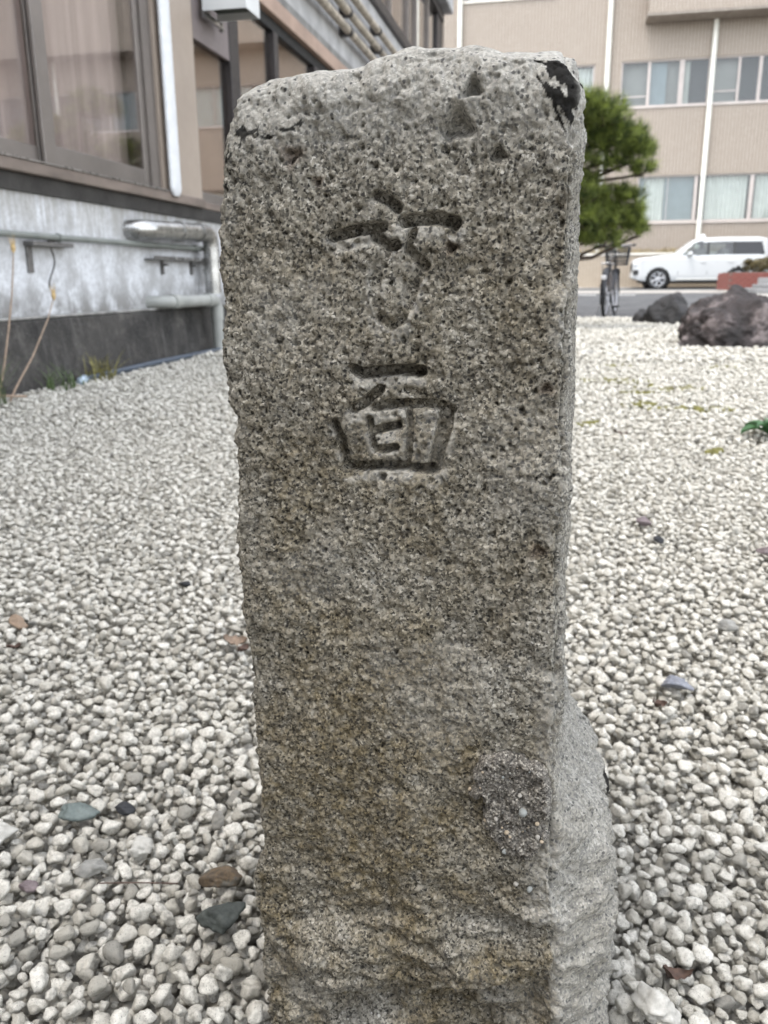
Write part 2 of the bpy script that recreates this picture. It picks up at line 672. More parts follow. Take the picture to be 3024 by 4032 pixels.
# bed under the gravel: finer chips pressed into the soil
def chip_bed():
    m = bpy.data.materials.new('chip_bed')
    nt, b = nodes_of(m)
    g = G(nt)
    co = g.n('ShaderNodeTexCoord').outputs['Object']
    vo = g.n('ShaderNodeTexVoronoi')
    vo.inputs['Scale'].default_value = 70
    g.l(co, vo.inputs['Vector'])
    sp = g.n('ShaderNodeSeparateColor')
    g.l(vo.outputs['Color'], sp.inputs[0])
    c = g.ramp(sp.outputs[0], [(0, (.34, .32, .28)), (.5, (.5, .475, .42)), (1, (.66, .64, .58))])
    c = g.mix(g.ramp(vo.outputs['Distance'], [(.5, 0.0), (.75, .8)]), c, (.12, .105, .085))
    g.l(c, b.inputs['Base Color'])
    b.inputs['Roughness'].default_value = .9
    g.bump(g.math('SUBTRACT', 1.0, vo.outputs['Distance']), 1.0, .012, b)
    return m


M['chips'] = chip_bed()
tag(MB().box(-2.6, 4.2, -5.9, 11.8, -.1, -.024).build('gravel_bed', M['chips']), kind='structure')
GBED = bpy.data.objects['gravel_bed']
edge = MB().box(-2.5, 4.2, 11.74, 11.9, -.1, .012, .01).build('edging_strip', mk('edging_soil', (.26, .235, .2), .9, .2, 6, .4, 60))
tag(edge, kind='structure')

# ------------------------------------------------------------------ office building on the left (its wall runs along Y at x = -2.66)
LB = empty('office_building', (-2.66, 4.0, 0))
tag(LB, 'low office building with bronze windows above a whitewashed stained wall', 'building')
LBI = LB.matrix_world.copy()


def lb(mb_or, name, mat, parent=None):
    """build in world coordinates, then hang under the building"""
    o = mb_or.build(name, mat)
    o.parent = parent or LB
    p = Vector((-2.66, 4.0, 0))
    for v in o.data.vertices:
        v.co -= p
    return o


# The object-space textures want true heights, so the part meshes keep z.
Y0, Y1 = -6.0, 18.6
pl_ = MB()
pl_.add([(-2.545, Y0, -.1), (-2.60, Y0, .335), (-2.612, Y0, .347), (-2.9, Y0, .347), (-2.9, Y0, -.1), (-2.545, 5.95, -.1), (-2.60, 5.50, .335), (-2.612, 5.49, .347), (-2.9, 5.45, .347), (-2.9, 5.95, -.1)],
        [(0, 1, 2, 3, 4), (9, 8, 7, 6, 5), (0, 5, 6, 1), (1, 6, 7, 2), (2, 7, 8, 3), (0, 4, 9, 5), (3, 8, 9, 4)])
lb(pl_, 'plinth', M['plinth'])
lb(MB().prism([(-2.60, -.1), (-2.648, .335), (-2.655, .346), (-2.9, .346), (-2.9, -.1)], 'Y', 5.4, Y1), 'recessed_plinth', M['plinth'])
lb(MB().box(-2.604, -2.66, Y0, Y1, .349, .362, .004), 'plinth_ledge', mk('pale_ledge', (.3, .295, .28), .85, .25, 12))
lb(MB().box(-2.66, -2.95, Y0, Y1, .351, .96), 'wall', M['whitewash'])
lb(MB().box(-2.642, -2.95, Y0, Y1, .962, 1.043), 'dark_beam', mk('dark_beam_concrete', (.05, .047, .043), .85, .35, 5, .4, 40, col2=(.022, .02, .018)))  # dark band under the sill, mottled in two near-black tones
lb(MB().box(-2.612, -2.95, Y0, 6.14, 1.046, 1.108, .006).box(-2.64, -2.95, 6.14, Y1, 1.046, 1.10, .006), 'sill', M['sill'])
lb(MB().box(-2.606, -2.62, Y0, 5.52, 1.106, 1.116), 'sill_lip', mk('sill_lip_metal', (.34, .32, .31), .3, .05, 4, metal=.7))

# --- near bay: two sliding sashes in front of curtains
def curtain(name, y0, y1, z0, z1, x, mat, parent, folds=14, amp=.022, seed=0, ax='Y'):
    n = 220
    g = np.random.default_rng(seed)
    t = np.linspace(0, 1, n)
    ph = np.cumsum(.5 + g.random(n)) / n * folds * 2 * math.pi
    off = amp * np.sin(ph) * (.5 + .5 * np.sin(t * 9 + seed)) + amp * .4 * np.sin(ph * .37 + 1)
    V, Q = [], []
    for z in (z0, (z0 + z1) / 2, z1):
        for i in range(n):
            a = y0 + (y1 - y0) * t[i]
            V.append((x + off[i], a, z) if ax == 'Y' else (a, x + off[i], z))
    for j in range(2):
        for i in range(n - 1):
            Q.append((j * n + i, j * n + i + 1, (j + 1) * n + i + 1, (j + 1) * n + i))
    me = mesh_np(name, np.array(V) - (np.array((-2.66, 4.0, 0)) if ax == 'Y' else 0), Q)
    return link(name, me, mat, parent)


WA = lb(MB().box(-2.66, -2.78, 1.9, 5.5, 1.108, 1.124).box(-2.66, -2.78, 5.40, 5.5, 1.124, 2.78).box(-2.655, -2.665, 5.5, 5.515, 1.12, 2.78)
        .box(-2.66, -2.78, 1.9, 2.0, 1.124, 2.78).box(-2.66, -2.78, 2.0, 5.4, 2.69, 2.78), 'window', M['frame'])


def sash(y0, y1, xf, xb, stile=.11, low=.1):
    f = MB()
    f.box(xf, xb, y0, y0 + stile, 1.126, 2.69, .004)
    f.box(xf, xb, y1 - .055, y1, 1.126, 2.69, .004)
    f.box(xf - .004, xb + .004, y0 + stile, y1 - .055, 1.126, 1.126 + low, .004)
    f.box(xf - .004, xb + .004, y0 + stile, y1 - .055, 2.62, 2.69, .004)
    o = lb(f, 'sash', M['frame'], LB)
    c = (xf + xb) / 2
    p = MB().box(c - .003, c + .003, y0 + stile, y1 - .055, 1.126 + low, 2.62).build('pane', M['glass'])
    for v in p.data.vertices:
        v.co -= Vector((-2.66, 4.0, 0))
    p.parent = o
    return o


sash(4.235, 5.395, -2.675, -2.70)
sash(3.02, 4.30, -2.715, -2.74, .06, .085)
sash(2.005, 3.06, -2.675, -2.70)
curtain('curtain', 2.0, 5.42, 1.1, 2.72, -2.84, M['curtain'], LB, 17, .07, 3)
lb(MB().box(-2.93, -2.95, 1.9, 5.5, 1.0, 2.9), 'back_wall', M['room'])
# solid wall before the near bay and the pieces that close the building
lb(MB().box(-2.66, -2.95, Y0, 1.898, 1.112, 2.78), 'pier', M['pillar'])
lb(MB().box(-2.628, -2.95, 5.72, 6.125, 1.102, 2.78, .008), 'pillar', M['pillar'])
lb(MB().box(-2.64, -2.95, 5.517, 5.718, 1.112, 2.78), 'pillar_side', M['pillar'])

# a rough white strip hangs down beside the pillar
n = 90
sv, sq = [], []
for i in range(n):
    z = 1.085 + (2.74 - 1.085) * i / (n - 1)
    e = 1.0 if i > 1 else .55 + .25 * i
    for k in range(12):
        c = 2 * math.pi * k / 12
        wob = 1 + .05 * math.sin(i * 1.9 + k) + .04 * math.sin(i * .77 + 2 * k)
        sv.append((-2.60 + .022 * math.cos(c) * wob * e + .66 + 2.0, 5.612 + .074 * math.copysign(abs(math.sin(c)) ** .55, math.sin(c)) * e * (1 + .012 * math.sin(i * 2.3)) - 4.0, z))
for i in range(n - 1):
    for k in range(12):
        sq.append((i * 12 + k, i * 12 + (k + 1) % 12, (i + 1) * 12 + (k + 1) % 12, (i + 1) * 12 + k))
link('cover_strip', mesh_np('cover_strip', sv, sq), M['white_paint'], LB)

# --- long glazed bay beyond the pillar
posts = [(6.13, 6.2), (6.905, 7.1), (8.0, 8.12), (9.3, 9.62), (10.9, 11.05), (12.5, 12.65), (14.2, 14.35), (16, 16.15), (18.2, 18.6)]
f = MB()
f.box(-2.665, -2.78, 6.13, Y1, 1.102, 1.17, .004)
fr = lb(f, 'window', M['frame'])
for (a, b_) in posts:
    lb(MB().box(-2.66, -2.79, a, b_, 1.172, 2.69, .004), 'mullion', M['frame_dark'], fr)
for (a, b_) in zip(posts[:-1], posts[1:]):
    p = MB().box(-2.705, -2.711, a[1], b_[0], 1.172, 2.688)
    lb(p, 'pane', M['glass_dark'], fr)
lb(MB().box(-2.668, -2.70, 6.203, 6.902, 2.20, 2.688), 'spandrel_panel', M['mauve'])
lb(MB().box(-2.90, -2.95, 6.13, Y1, 1.0, 2.69), 'back_wall', M['room_light'])
lb(MB().box(-2.76, -2.765, 6.2, Y1 - .4, 1.17, 2.69), 'blind', mk('tan_backing_sheet', (.58, .46, .36), .8, .06, 3))  # tan sheet added behind the glass to brighten the bay
# black strip painting shade over the glass, salmon flashing, concrete apron, pipe rails
lb(MB().box(-2.67, -2.95, 6.13, Y1, 2.692, 2.782), 'recess_shade', M['black'])
lb(MB().box(-2.61, -2.95, 1.9, Y1, 2.785, 2.925, .006), 'flashing', M['copper'])
lb(MB().box(-2.66, -2.95, Y0, Y1, 2.928, 4.03), 'apron_wall', M['upper_concrete'])
lb(MB().box(-2.655, -2.659, 2.0, Y1, 2.945, 3.03), 'apron_strip', mk('grey_strip', (.24, .24, .23), .8, .2, 5))
for z in (3.28, 3.475, 3.69):
    r_ = lb(MB().tube([(-2.56, Y0, z), (-2.56, 8, z), (-2.56, Y1 - .2, z)], .045, 12), 'rail', M['rail'])
    y = 2.3
    while y < Y1:
        lb(MB().box(-2.66, -2.575, y - .05, y + .05, z - .05, z + .07).tube([(-2.56, y - .045, z), (-2.56, y + .045, z)], .052, 12), 'rail_bracket', M['frame_dark'], r_)
        y += 1.62
lb(MB().box(-2.60, -2.95, Y0, Y1, 4.035, 4.18, .008), 'upper_sill', M['frame_dark'])
# upper storey glazing
up = lb(MB().box(-2.66, -2.78, Y0, Y1, 4.182, 4.23, .004).box(-2.62, -2.80, Y0, Y1, 5.5, 5.66, .006), 'window', M['frame_dark'])
ups = [-6, -3.2, -.4, 2.4, 5.2, 8.0, 10.8, 13.35, 14.75, 15.55, 16.85, 17.95]
for i, y in enumerate(ups):
    w = .16 if i in (8, 11) else .09
    if i == 11: w = .64
    lb(MB().box(-2.655, -2.79, y, y + w, 4.232, 5.498, .004), 'mullion', M['frame'] if i < 11 else M['frame_dark'], up)
for a, b_ in zip(ups[:-1], ups[1:]):
    lb(MB().box(-2.70, -2.706, a + .16, b_, 4.232, 5.498), 'pane', M['glass_dark'], up)
curtain('curtain', Y0 + .1, 15.4, 4.2, 5.5, -2.85, M['curtain'], LB, 60, .025, 9)
lb(MB().box(-2.93, -2.96, Y0, Y1, 4.1, 5.6), 'back_wall', M['room_light'])
lb(MB().box(-2.45, -14, Y0 - .3, Y1 + .15, 5.665, 6.15, .02), 'parapet', M['upper_concrete'])
lb(MB().box(-2.96, -14, Y0, Y1 - .02, -.1, 5.66), 'body', M['upper_concrete'])
lb(MB().box(-2.95, -2.628, Y1, Y1 + .12, -.1, 5.66), 'end_wall', M['pillar'])
# unseen block added behind the viewer to hold back frontal sky light
lb(MB().box(-14, 3.5, -14.0, -6.05, -.1, 5.2, .02), 'rear_sky_blocker', M['upper_concrete'])

# --- things fixed to that wall
vh = empty('vent_hood', (-2.46, 6.45, 2.39))
tag(vh, 'white sheet metal hood with dark open underside on wall above window', 'vent hood')
t_ = .006
for q in ((-.165, .165, -.14, -.14 + t_, 0, .62), (-.165, .165, .14 - t_, .14, 0, .62), (.165 - t_, .165, -.14 + t_, .14 - t_, 0, .62), (-.165, .165, -.14, .14, .621, .628)):
    boxo('side_panel', M['white_box'], vh, *q)
boxo('lining', M['dark_green'], vh, -.158, .158, -.133, .133, .05, .6)
MB().box(-.165, -.135, -.15, .19, -.045, -.03).box(-.165, -.14, .165, .19, -.06, .0).box(-.165, -.15, -.15, .14, -.03, -.002).build('bracket', M['steel'], vh)


def wall_pipe(name, label, cat, mat, pts, r, collars=(), n=20, cname='collar'):
    P = Vector(pts[0])
    t = empty(name, P)
    tag(t, label, cat)
    # round the bends
    out = [Vector(pts[0])]
    for i in range(1, len(pts) - 1):
        a, b_, c = Vector(pts[i - 1]), Vector(pts[i]), Vector(pts[i + 1])
        d = min(r * 1.9, (a - b_).length * .5, (c - b_).length * .5)
        p0, p1 = b_ + (a - b_).normalized() * d, b_ + (c - b_).normalized() * d
        for k in range(7):
            s_ = k / 6
            out.append(p0 * (1 - s_) ** 2 + b_ * 2 * s_ * (1 - s_) + p1 * s_ ** 2)
    out.append(Vector(pts[-1]))
    MB().tube([q - P for q in out], r, n).build('pipe', mat, t)
    for (c, d, rr, ln) in collars:
        c, d = Vector(c) - P, Vector(d).normalized()
        MB().tube([c - d * ln / 2, c + d * ln / 2], rr, n).build(cname, mat, t)
    return t


wall_pipe('steel_drainpipe', 'thick shiny stainless pipe elbowing down at the whitewashed wall', 'pipe', M['steel'],
          [(-2.70, 5.0, .84), (-2.55, 5.04, .84), (-2.55, 6.03, .868), (-2.55, 6.03, .44)], .057,
          [((-2.55, 5.5, .853), (0, 1, .02), .067, .03), ((-2.55, 5.82, .862), (0, 1, .02), .067, .025), ((-2.55, 6.03, .60), (0, 0, 1), .067, .03)])
wall_pipe('grey_drainpipe', 'matt grey plastic pipe elbowing down over the dark plinth', 'pipe', M['pvc'],
          [(-2.70, 5.2, .40), (-2.54, 5.24, .40), (-2.53, 6.03, .397), (-2.53, 6.03, -.05)], .04,
          [((-2.538, 5.35, .40), (0, 1, 0), .047, .1), ((-2.533, 5.9, .397), (0, 1, 0), .047, .1), ((-2.53, 6.03, .30), (0, 0, 1), .047, .1)], cname='socket')
cd = wall_pipe('electrical_conduit', 'thin grey green conduit running level along the whitewashed wall', 'conduit', M['conduit'],
               [(-2.61, 2.0, .752), (-2.61, 4.0, .752), (-2.61, 5.95, .757), (-2.61, 6.02, .757), (-2.66, 6.06, .757)], .0165,
               [((-2.61, 4.17, .752), (0, 1, 0), .023, .02), ((-2.61, 5.88, .757), (0, 1, 0), .022, .03)], 12, 'clip')
P0 = Vector((-2.61, 2.0, .752))


def hang(mb, name, mat, parent, p):
    o = mb.build(name, mat)
    for v in o.data.vertices:
        v.co -= p
    o.parent = parent
    return o


hang(MB().box(-2.60, -2.66, 3.93, 4.29, .705, .727, .002).box(-2.648, -2.66, 3.94, 3.985, .575, .704, .002).box(-2.625, -2.648, 4.12, 4.16, .727, .738), 'angle_bracket', M['bracket'], cd, P0)
pr = empty('pipe_rack', (-2.66, 5.75, .68))
tag(pr, 'short dark angle iron rack under the stainless pipe', 'rack')
hang(MB().box(-2.59, -2.66, 5.2, 6.34, .664, .672).box(-2.588, -2.593, 5.2, 6.34, .664, .69), 'angle_iron', M['bracket'], pr, Vector((-2.66, 5.75, .68)))
for y in (5.42, 5.88):
    hang(MB().box(-2.645, -2.66, y, y + .03, .575, .663).box(-2.615, -2.645, y, y + .03, .63, .645), 'strut', M['bracket'], pr, Vector((-2.66, 5.75, .68)))
for i in range(5):
    y = 5.5 + i * .13
    hang(MB().lathe([(0.001, 0), (.011, 0), (.011, .012), (.001, .012)], (-2.587, y, .68), 'X', 8), 'bolt', M['steel'], pr, Vector((-2.66, 5.75, .68)))
tag(MB().tube([(-2.50, 4.05, .022), (-2.495, 4.3, .028), (-2.505, 4.9, .034), (-2.51, 5.6, .034), (-2.52, 6.4, .034), (-2.52, 8, .034), (-2.52, 11, .034)], .018, 10).build('water_hose', M['hose']),
    'dark blue hose lying along the foot of the plinth', 'hose')
crv = []
for i in range(14):
    s_ = i / 13
    crv.append((-2.655, 4.16 + .03 * math.sin(s_ * 5) - .02 * s_, .70 - .2 * s_))
tag(MB().tube(crv, .004, 6).build('loose_cable', M['bracket']), 'thin dark cable dangling from the conduit bracket', 'cable')

# ------------------------------------------------------------------ tiled building across the road (its face at Y = 39.5)
FB = empty('tiled_building', (0, 39.5, 0))
tag(FB, 'large beige tiled building with ribbon windows across the road', 'building')


def fb(mb, name, mat, parent=None):
    o = mb.build(name, mat)
    for v in o.data.vertices:
        v.co.y -= 39.5
    o.parent = parent or FB
    return o


def holed_wall(x0, x1, z0, z1, holes, y, depth):
    xs = sorted({x0, x1} | {h[0] for h in holes} | {h[1] for h in holes})
    zs = sorted({z0, z1} | {h[2] for h in holes} | {h[3] for h in holes})
    m = MB()
    for a, b_ in zip(xs[:-1], xs[1:]):
        for c, d in zip(zs[:-1], zs[1:]):
            mx, mz = (a + b_) / 2, (c + d) / 2
            if not any(h[0] < mx < h[1] and h[2] < mz < h[3] for h in holes):
                m.add([(a, y, c), (b_, y, c), (b_, y, d), (a, y, d)], [(0, 1, 2, 3)])
    for h in holes:
        a, b_, c, d = h
        m.add([(a, y, c), (b_, y, c), (b_, y + depth, c), (a, y + depth, c)], [(0, 1, 2, 3)])
        m.add([(a, y, d), (b_, y, d), (b_, y + depth, d), (a, y + depth, d)], [(3, 2, 1, 0)])
        m.add([(a, y, c), (a, y, d), (a, y + depth, d), (a, y + depth, c)], [(0, 1, 2, 3)])
        m.add([(b_, y, c), (b_, y, d), (b_, y + depth, d), (b_, y + depth, c)], [(3, 2, 1, 0)])
    return m


YF = 39.5
wins = [(-1.4, .80, 7.43, 9.14), (1.86, 24.0, 7.43, 9.18), (2.82, 24.0, 2.88, 4.74), (-4.72, -1.0, 11.8, 13.6), (-16, -7, 7.43, 9.15), (-16, -6, 2.88, 4.74), (-12, -7, 11.05, 12.9)]
fb(holed_wall(-18, 40, .1, 17.5, wins, YF, .22), 'wall', M['tile'])
fb(MB().box(-18, 40, YF + .5, YF + 12, .1, 17.4), 'body', M['room'])
fb(MB().box(-18.1, 40.1, YF - .25, YF + 12, 17.5, 17.9, .03), 'roof_coping', M['cap'])


def far_window(x0, x1, z0, z1, mull, trans=(), fills=(), w=.075):
    f_ = MB()
    yb = YF + .1
    f_.box(x0, x1, yb - .04, yb + .05, z0, z0 + .06).box(x0, x1, yb - .04, yb + .05, z1 - .06, z1)
    f_.box(x0, x0 + .07, yb - .035, yb + .05, z0 + .06, z1 - .06).box(x1 - .07, x1, yb - .035, yb + .05, z0 + .06, z1 - .06)
    wo_ = fb(f_, 'window', M['far_frame'])
    for q in mull:
        ww = q[1] if isinstance(q, tuple) else w
        x = q[0] if isinstance(q, tuple) else q
        fb(MB().box(x, x + ww, yb - .03, yb + .05, z0 + .062, z1 - .062, .006), 'mullion', M['far_frame'], wo_)
    xs = [x0 + .07] + [(q[0] if isinstance(q, tuple) else q) for q in mull] + [x1 - .07]
    for a, b_ in zip(xs[:-1], xs[1:]):
        fb(MB().box(a, b_, yb + .005, yb + .011, z0 + .06, z1 - .06), 'pane', M['glass_far'], wo_)
    for (a, b_, z) in trans:
        fb(MB().box(a, b_, yb - .02, yb + .04, z, z + .045), 'transom', M['far_frame'], wo_)
    for (a, b_, kind) in fills:
        if kind in ('white', 'sheer'):
            n_ = int((b_ - a) * 60) + 20
            g_ = np.random.default_rng(abs(int(a * 10)) + 3)
            ph = np.cumsum(.4 + g_.random(n_)) * .28
            xx = np.linspace(a, b_, n_)
            V, Q = [], []
            for z in (z0 + .03, z1 - .07 if kind == 'white' else z1 - .03):
                for i in range(n_):
                    V.append((xx[i], yb + .2 + .045 * math.sin(ph[i] * 2.2) - 39.5, z))
            Q = [(i, i + 1, n_ + i + 1, n_ + i) for i in range(n_ - 1)]
            link('curtain', mesh_np('curtain', V, Q), M['curtain_white'], wo_)
        elif kind == 'blue':
            fb(MB().box(a, b_, yb + .16, yb + .18, z0 + .03, z1 - .03), 'blind', M['curtain_blue'], wo_)
        elif kind == 'pale':
            fb(MB().box(a, b_, yb + .3, yb + .32, z0 + .03, z1 - .03), 'blind', M['blind_grey'], wo_)
    return wo_


far_window(-1.4, .80, 7.43, 9.14, [-.35], fills=[(-1.4, .80, 'white')])
far_window(1.86, 24.0, 7.43, 9.18, [(2.93, .12), (4.17, .2), 5.30, (6.44, .1), (7.23, .13), 8.4, 9.5, 10.7, 12, 13.3, 14.6, 16, 17.4, 18.8, 20.2, 21.6, 23],
           trans=[(1.95, 2.9, 7.82), (5.4, 6.42, 7.88), (8.5, 9.5, 7.85)], fills=[(1.9, 2.95, 'pale'), (2.98, 3.7, 'blue'), (3.7, 4.2, 'pale'), (4.4, 4.62, 'white'), (5.35, 6.45, 'pale'), (9, 12, 'white'), (13, 16, 'blue')])
far_window(2.82, 24.0, 2.88, 4.74, [(4.05, .02), (5.13, .14), (7.33, .16), 9.4, 11.5, 13.6, 15.7, 17.8, 20, 22],
           fills=[(2.9, 3.1, 'blue'), (3.1, 3.95, 'white'), (3.95, 5.12, 'blue'), (5.65, 7.25, 'white'), (7.6, 9.3, 'sheer'), (9.5, 15, 'white'), (17, 22, 'blue')])
far_window(-4.72, -1.0, 11.8, 13.6, [-3.5, -2.2], fills=[(-4.6, -2, 'white')])
far_window(-16, -7, 7.43, 9.15, [-14, -12, -10, -8.5], fills=[(-15, -9, 'white')])
far_window(-16, -6, 2.88, 4.74, [-14, -12, -10, -8], fills=[(-15, -8, 'white')])
far_window(-12, -7, 11.05, 12.9, [-10, -8.5], fills=[(-11, -8, 'white')])
fb(MB().box(-4.80, -.92, YF - .06, YF + .1, 11.71, 11.795, .01), 'window_sill', M['cap'])
for (a, b_, z) in ((1.8, 24.1, 7.36), (2.74, 24.1, 2.79), (-1.46, .86, 7.36)):
    fb(MB().box(a, b_, YF - .05, YF + .1, z, z + .066, .008), 'window_sill', M['far_frame'])
# projecting upper bay
by = fb(MB().box(2.72, 30, 38.37, YF - .002, 10.66, 16.2), 'projecting_bay', M['tile'])
fb(MB().box(2.68, 30.1, 38.33, YF - .003, 10.60, 10.657), 'lip', M['tile'], by)
fb(MB().box(2.68, 30.1, 38.34, YF - .004, 10.52, 10.597), 'soffit', M['soffit'], by)
# downpipes
for (x, z1, r_) in ((5.43, 10.5, .1), (1.30, 17.4, .1), (-4.86, 17.4, .1), (12.5, 10.5, .1), (18.6, 10.5, .1)):
    d_ = fb(MB().tube([(x, YF - .13, .2), (x, YF - .13, z1)], r_, 14), 'downpipe', M['far_pipe'])
    z = 1.2
    while z < min(z1, 11) - .5:
        fb(MB().tube([(x, YF - .13, z), (x, YF - .13, z + .05)], r_ + .012, 14).box(x - .02, x + .02, YF - .05, YF - .001, z, z + .05), 'pipe_clamp', M['far_pipe'], d_)
        z += 2.9
wl_ = empty('wall_lamp', (5.62, 39.3, 2.2))
tag(wl_, 'small white dome lamp beside the downpipe above the car', 'lamp')
MB().box(-.1, .1, .1, .199, -.1, .12, .02).build('mount', M['far_pipe'], wl_)
MB().lathe([(0.002, .14), (.09, .11), (.13, 0), (.12, -.1), (.07, -.16), (0.002, -.18)], (0, -.02, 0), 'Z', 16).build('dome', M['white_box'], wl_)

# low planter wall along the building with dry grass
pw = empty('planter_wall', (0, 37.6, .1))
tag(pw, 'low ochre tiled planter wall with cream coping behind the car', 'wall')


def plant(mb, name, mat, parent, p):
    o = mb.build(name, mat)
    for v in o.data.vertices:
        v.co -= Vector(p)
    o.parent = parent
    return o


plant(MB().box(-18, 30, 37.3, 37.55, .1, 1.46), 'tiled_face', M['tile_low'], pw, (0, 37.6, .1))
plant(MB().box(-18, 30, 37.25, 37.62, 1.462, 1.56, .015), 'coping', M['cap'], pw, (0, 37.6, .1))
plant(MB().box(-18, 30, 37.63, 39.48, .1, 1.5), 'bed', M['soil'], pw, (0, 37.6, .1))
tag(boxo('pavement', M['paving'], None, -30, 40, 36.3, 37.3, .0, .2, .01), kind='structure')


def tuft_mesh(pts, h, wdt, lean, seed, blades=5):
    g_ = np.random.default_rng(seed)
    V, Q = [], []
    for (x, y, z) in pts:
        for _ in range(blades):
            a = g_.uniform(0, 2 * math.pi)
            hh = h * g_.uniform(.5, 1.15)
            ln = lean * g_.uniform(.2, 1) * hh
            dx, dy = math.cos(a), math.sin(a)
            px, py = -dy * wdt / 2, dx * wdt / 2
            ox, oy = x + g_.normal(0, wdt * 2), y + g_.normal(0, wdt * 2)
            k = len(V)
            for s_ in (0, .35, .7, 1):
                c = (1 - s_ * .85)
                cx, cy, cz = ox + dx * ln * s_ * s_, oy + dy * ln * s_ * s_, z + hh * (s_ - .22 * lean * s_ * s_)
                V += [(cx - px * c, cy - py * c, cz), (cx + px * c, cy + py * c, cz)]
            for i in range(3):
                Q.append((k + 2 * i, k + 2 * i + 1, k + 2 * i + 3, k + 2 * i + 2))
    return mesh_np('tuft', V, Q, False)


M['dry_grass'] = mk('dry_grass', (.36, .27, .13), .8, .25, 3, col2=(.2, .17, .07))
M['grass'] = mk('green_blade', (.1, .15, .055), .6, .25, 30)
pts = [(rng.uniform(-16, 16), rng.uniform(37.75, 38.9), 1.5) for _ in range(1500)]
tag(link('dry_grass', tuft_mesh(pts, .34, .02, .8, 4), M['dry_grass']), 'brown dry grass along the top of the planter wall', 'grass', kind='stuff')


# ------------------------------------------------------------------ foliage makers
def leaf_cloud(centres, count, size, seed, flat=.6):
    """many small leaf quads filling ellipsoids (x,y,z,rx,ry,rz)"""
    g_ = np.random.default_rng(seed)
    vol = np.array([c[3] * c[4] * c[5] for c in centres])
    pick = g_.choice(len(centres), count, p=vol / vol.sum())
    Cn = np.array(centres)[pick]
    d = g_.normal(size=(count, 3))
    d /= np.linalg.norm(d, axis=1)[:, None]
    rad = g_.uniform(.45, 1, count) ** .6
    clump = 1 + .25 * fbm(d * 1.0 + pick[:, None] * 3.1, 2.2, 2)
    P = Cn[:, :3] + d * (rad * clump)[:, None] * Cn[:, 3:]
    n_ = d + g_.normal(0, .7, (count, 3))
    n_ /= np.linalg.norm(n_, axis=1)[:, None]
    a = np.cross(n_, g_.normal(size=(count, 3)))
    a /= np.linalg.norm(a, axis=1)[:, None]
    b_ = np.cross(n_, a)
    s_ = (size * g_.uniform(.6, 1.3, count))[:, None]
    V = np.stack([P - a * s_, P + b_ * s_ * flat, P + a * s_, P - b_ * s_ * flat], 1).reshape(-1, 3)
    return mesh_np('leaf_cloud', V, np.arange(count * 4).reshape(-1, 4), False)


def leaf_mat(name, c1, c2, trans=.25):
    m = bpy.data.materials.new(name)
    nt, b = nodes_of(m)
    g = G(nt)
    ge = g.n('ShaderNodeNewGeometry')
    c = g.ramp(ge.outputs['Random Per Island'], [(0, c1), (.6, c2), (1, tuple(q * 1.35 for q in c2))])
    g.l(c, b.inputs['Base Color'])
    b.inputs['Roughness'].default_value = .55
    b.inputs['Subsurface Weight'].default_value = 0.0
    tr = g.n('ShaderNodeBsdfTranslucent')
    g.l(c, tr.inputs[0])
    mx = g.n('ShaderNodeMixShader')
    mx.inputs[0].default_value = trans
    g.l(b.outputs[0], mx.inputs[1])
    g.l(tr.outputs[0], mx.inputs[2])
    g.l(mx.outputs[0], [q for q in nt.nodes if q.type == 'OUTPUT_MATERIAL'][0].inputs[0])
    return m


M['needle'] = leaf_mat('pine_needle', (.12, .17, .032), (.32, .38, .09), .4)
_nt = M['needle'].node_tree
_g = G(_nt)
_pb = [q for q in _nt.nodes if q.type == 'BSDF_PRINCIPLED'][0]
_tr = [q for q in _nt.nodes if q.type == 'BSDF_TRANSLUCENT'][0]
_c = _g.mix(_g.ramp(_g.noise(_g.n('ShaderNodeTexCoord').outputs['Object'], 11, 3, .6), [(.4, 0.0), (.6, 1.0)]), (.045, .068, .018), _pb.inputs['Base Color'].links[0].from_socket)
_g.l(_c, _pb.inputs['Base Color'])
_g.l(_c, _tr.inputs[0])
M['bark'] = mk('pine_bark', (.1, .075, .06), .9, .35, 18, .8, 40)
M['bush'] = leaf_mat('bush_leaf', (.02, .028, .01), (.07, .075, .028))
M['broad'] = leaf_mat('broad_leaf', (.02, .07, .025), (.05, .13, .045), .15)


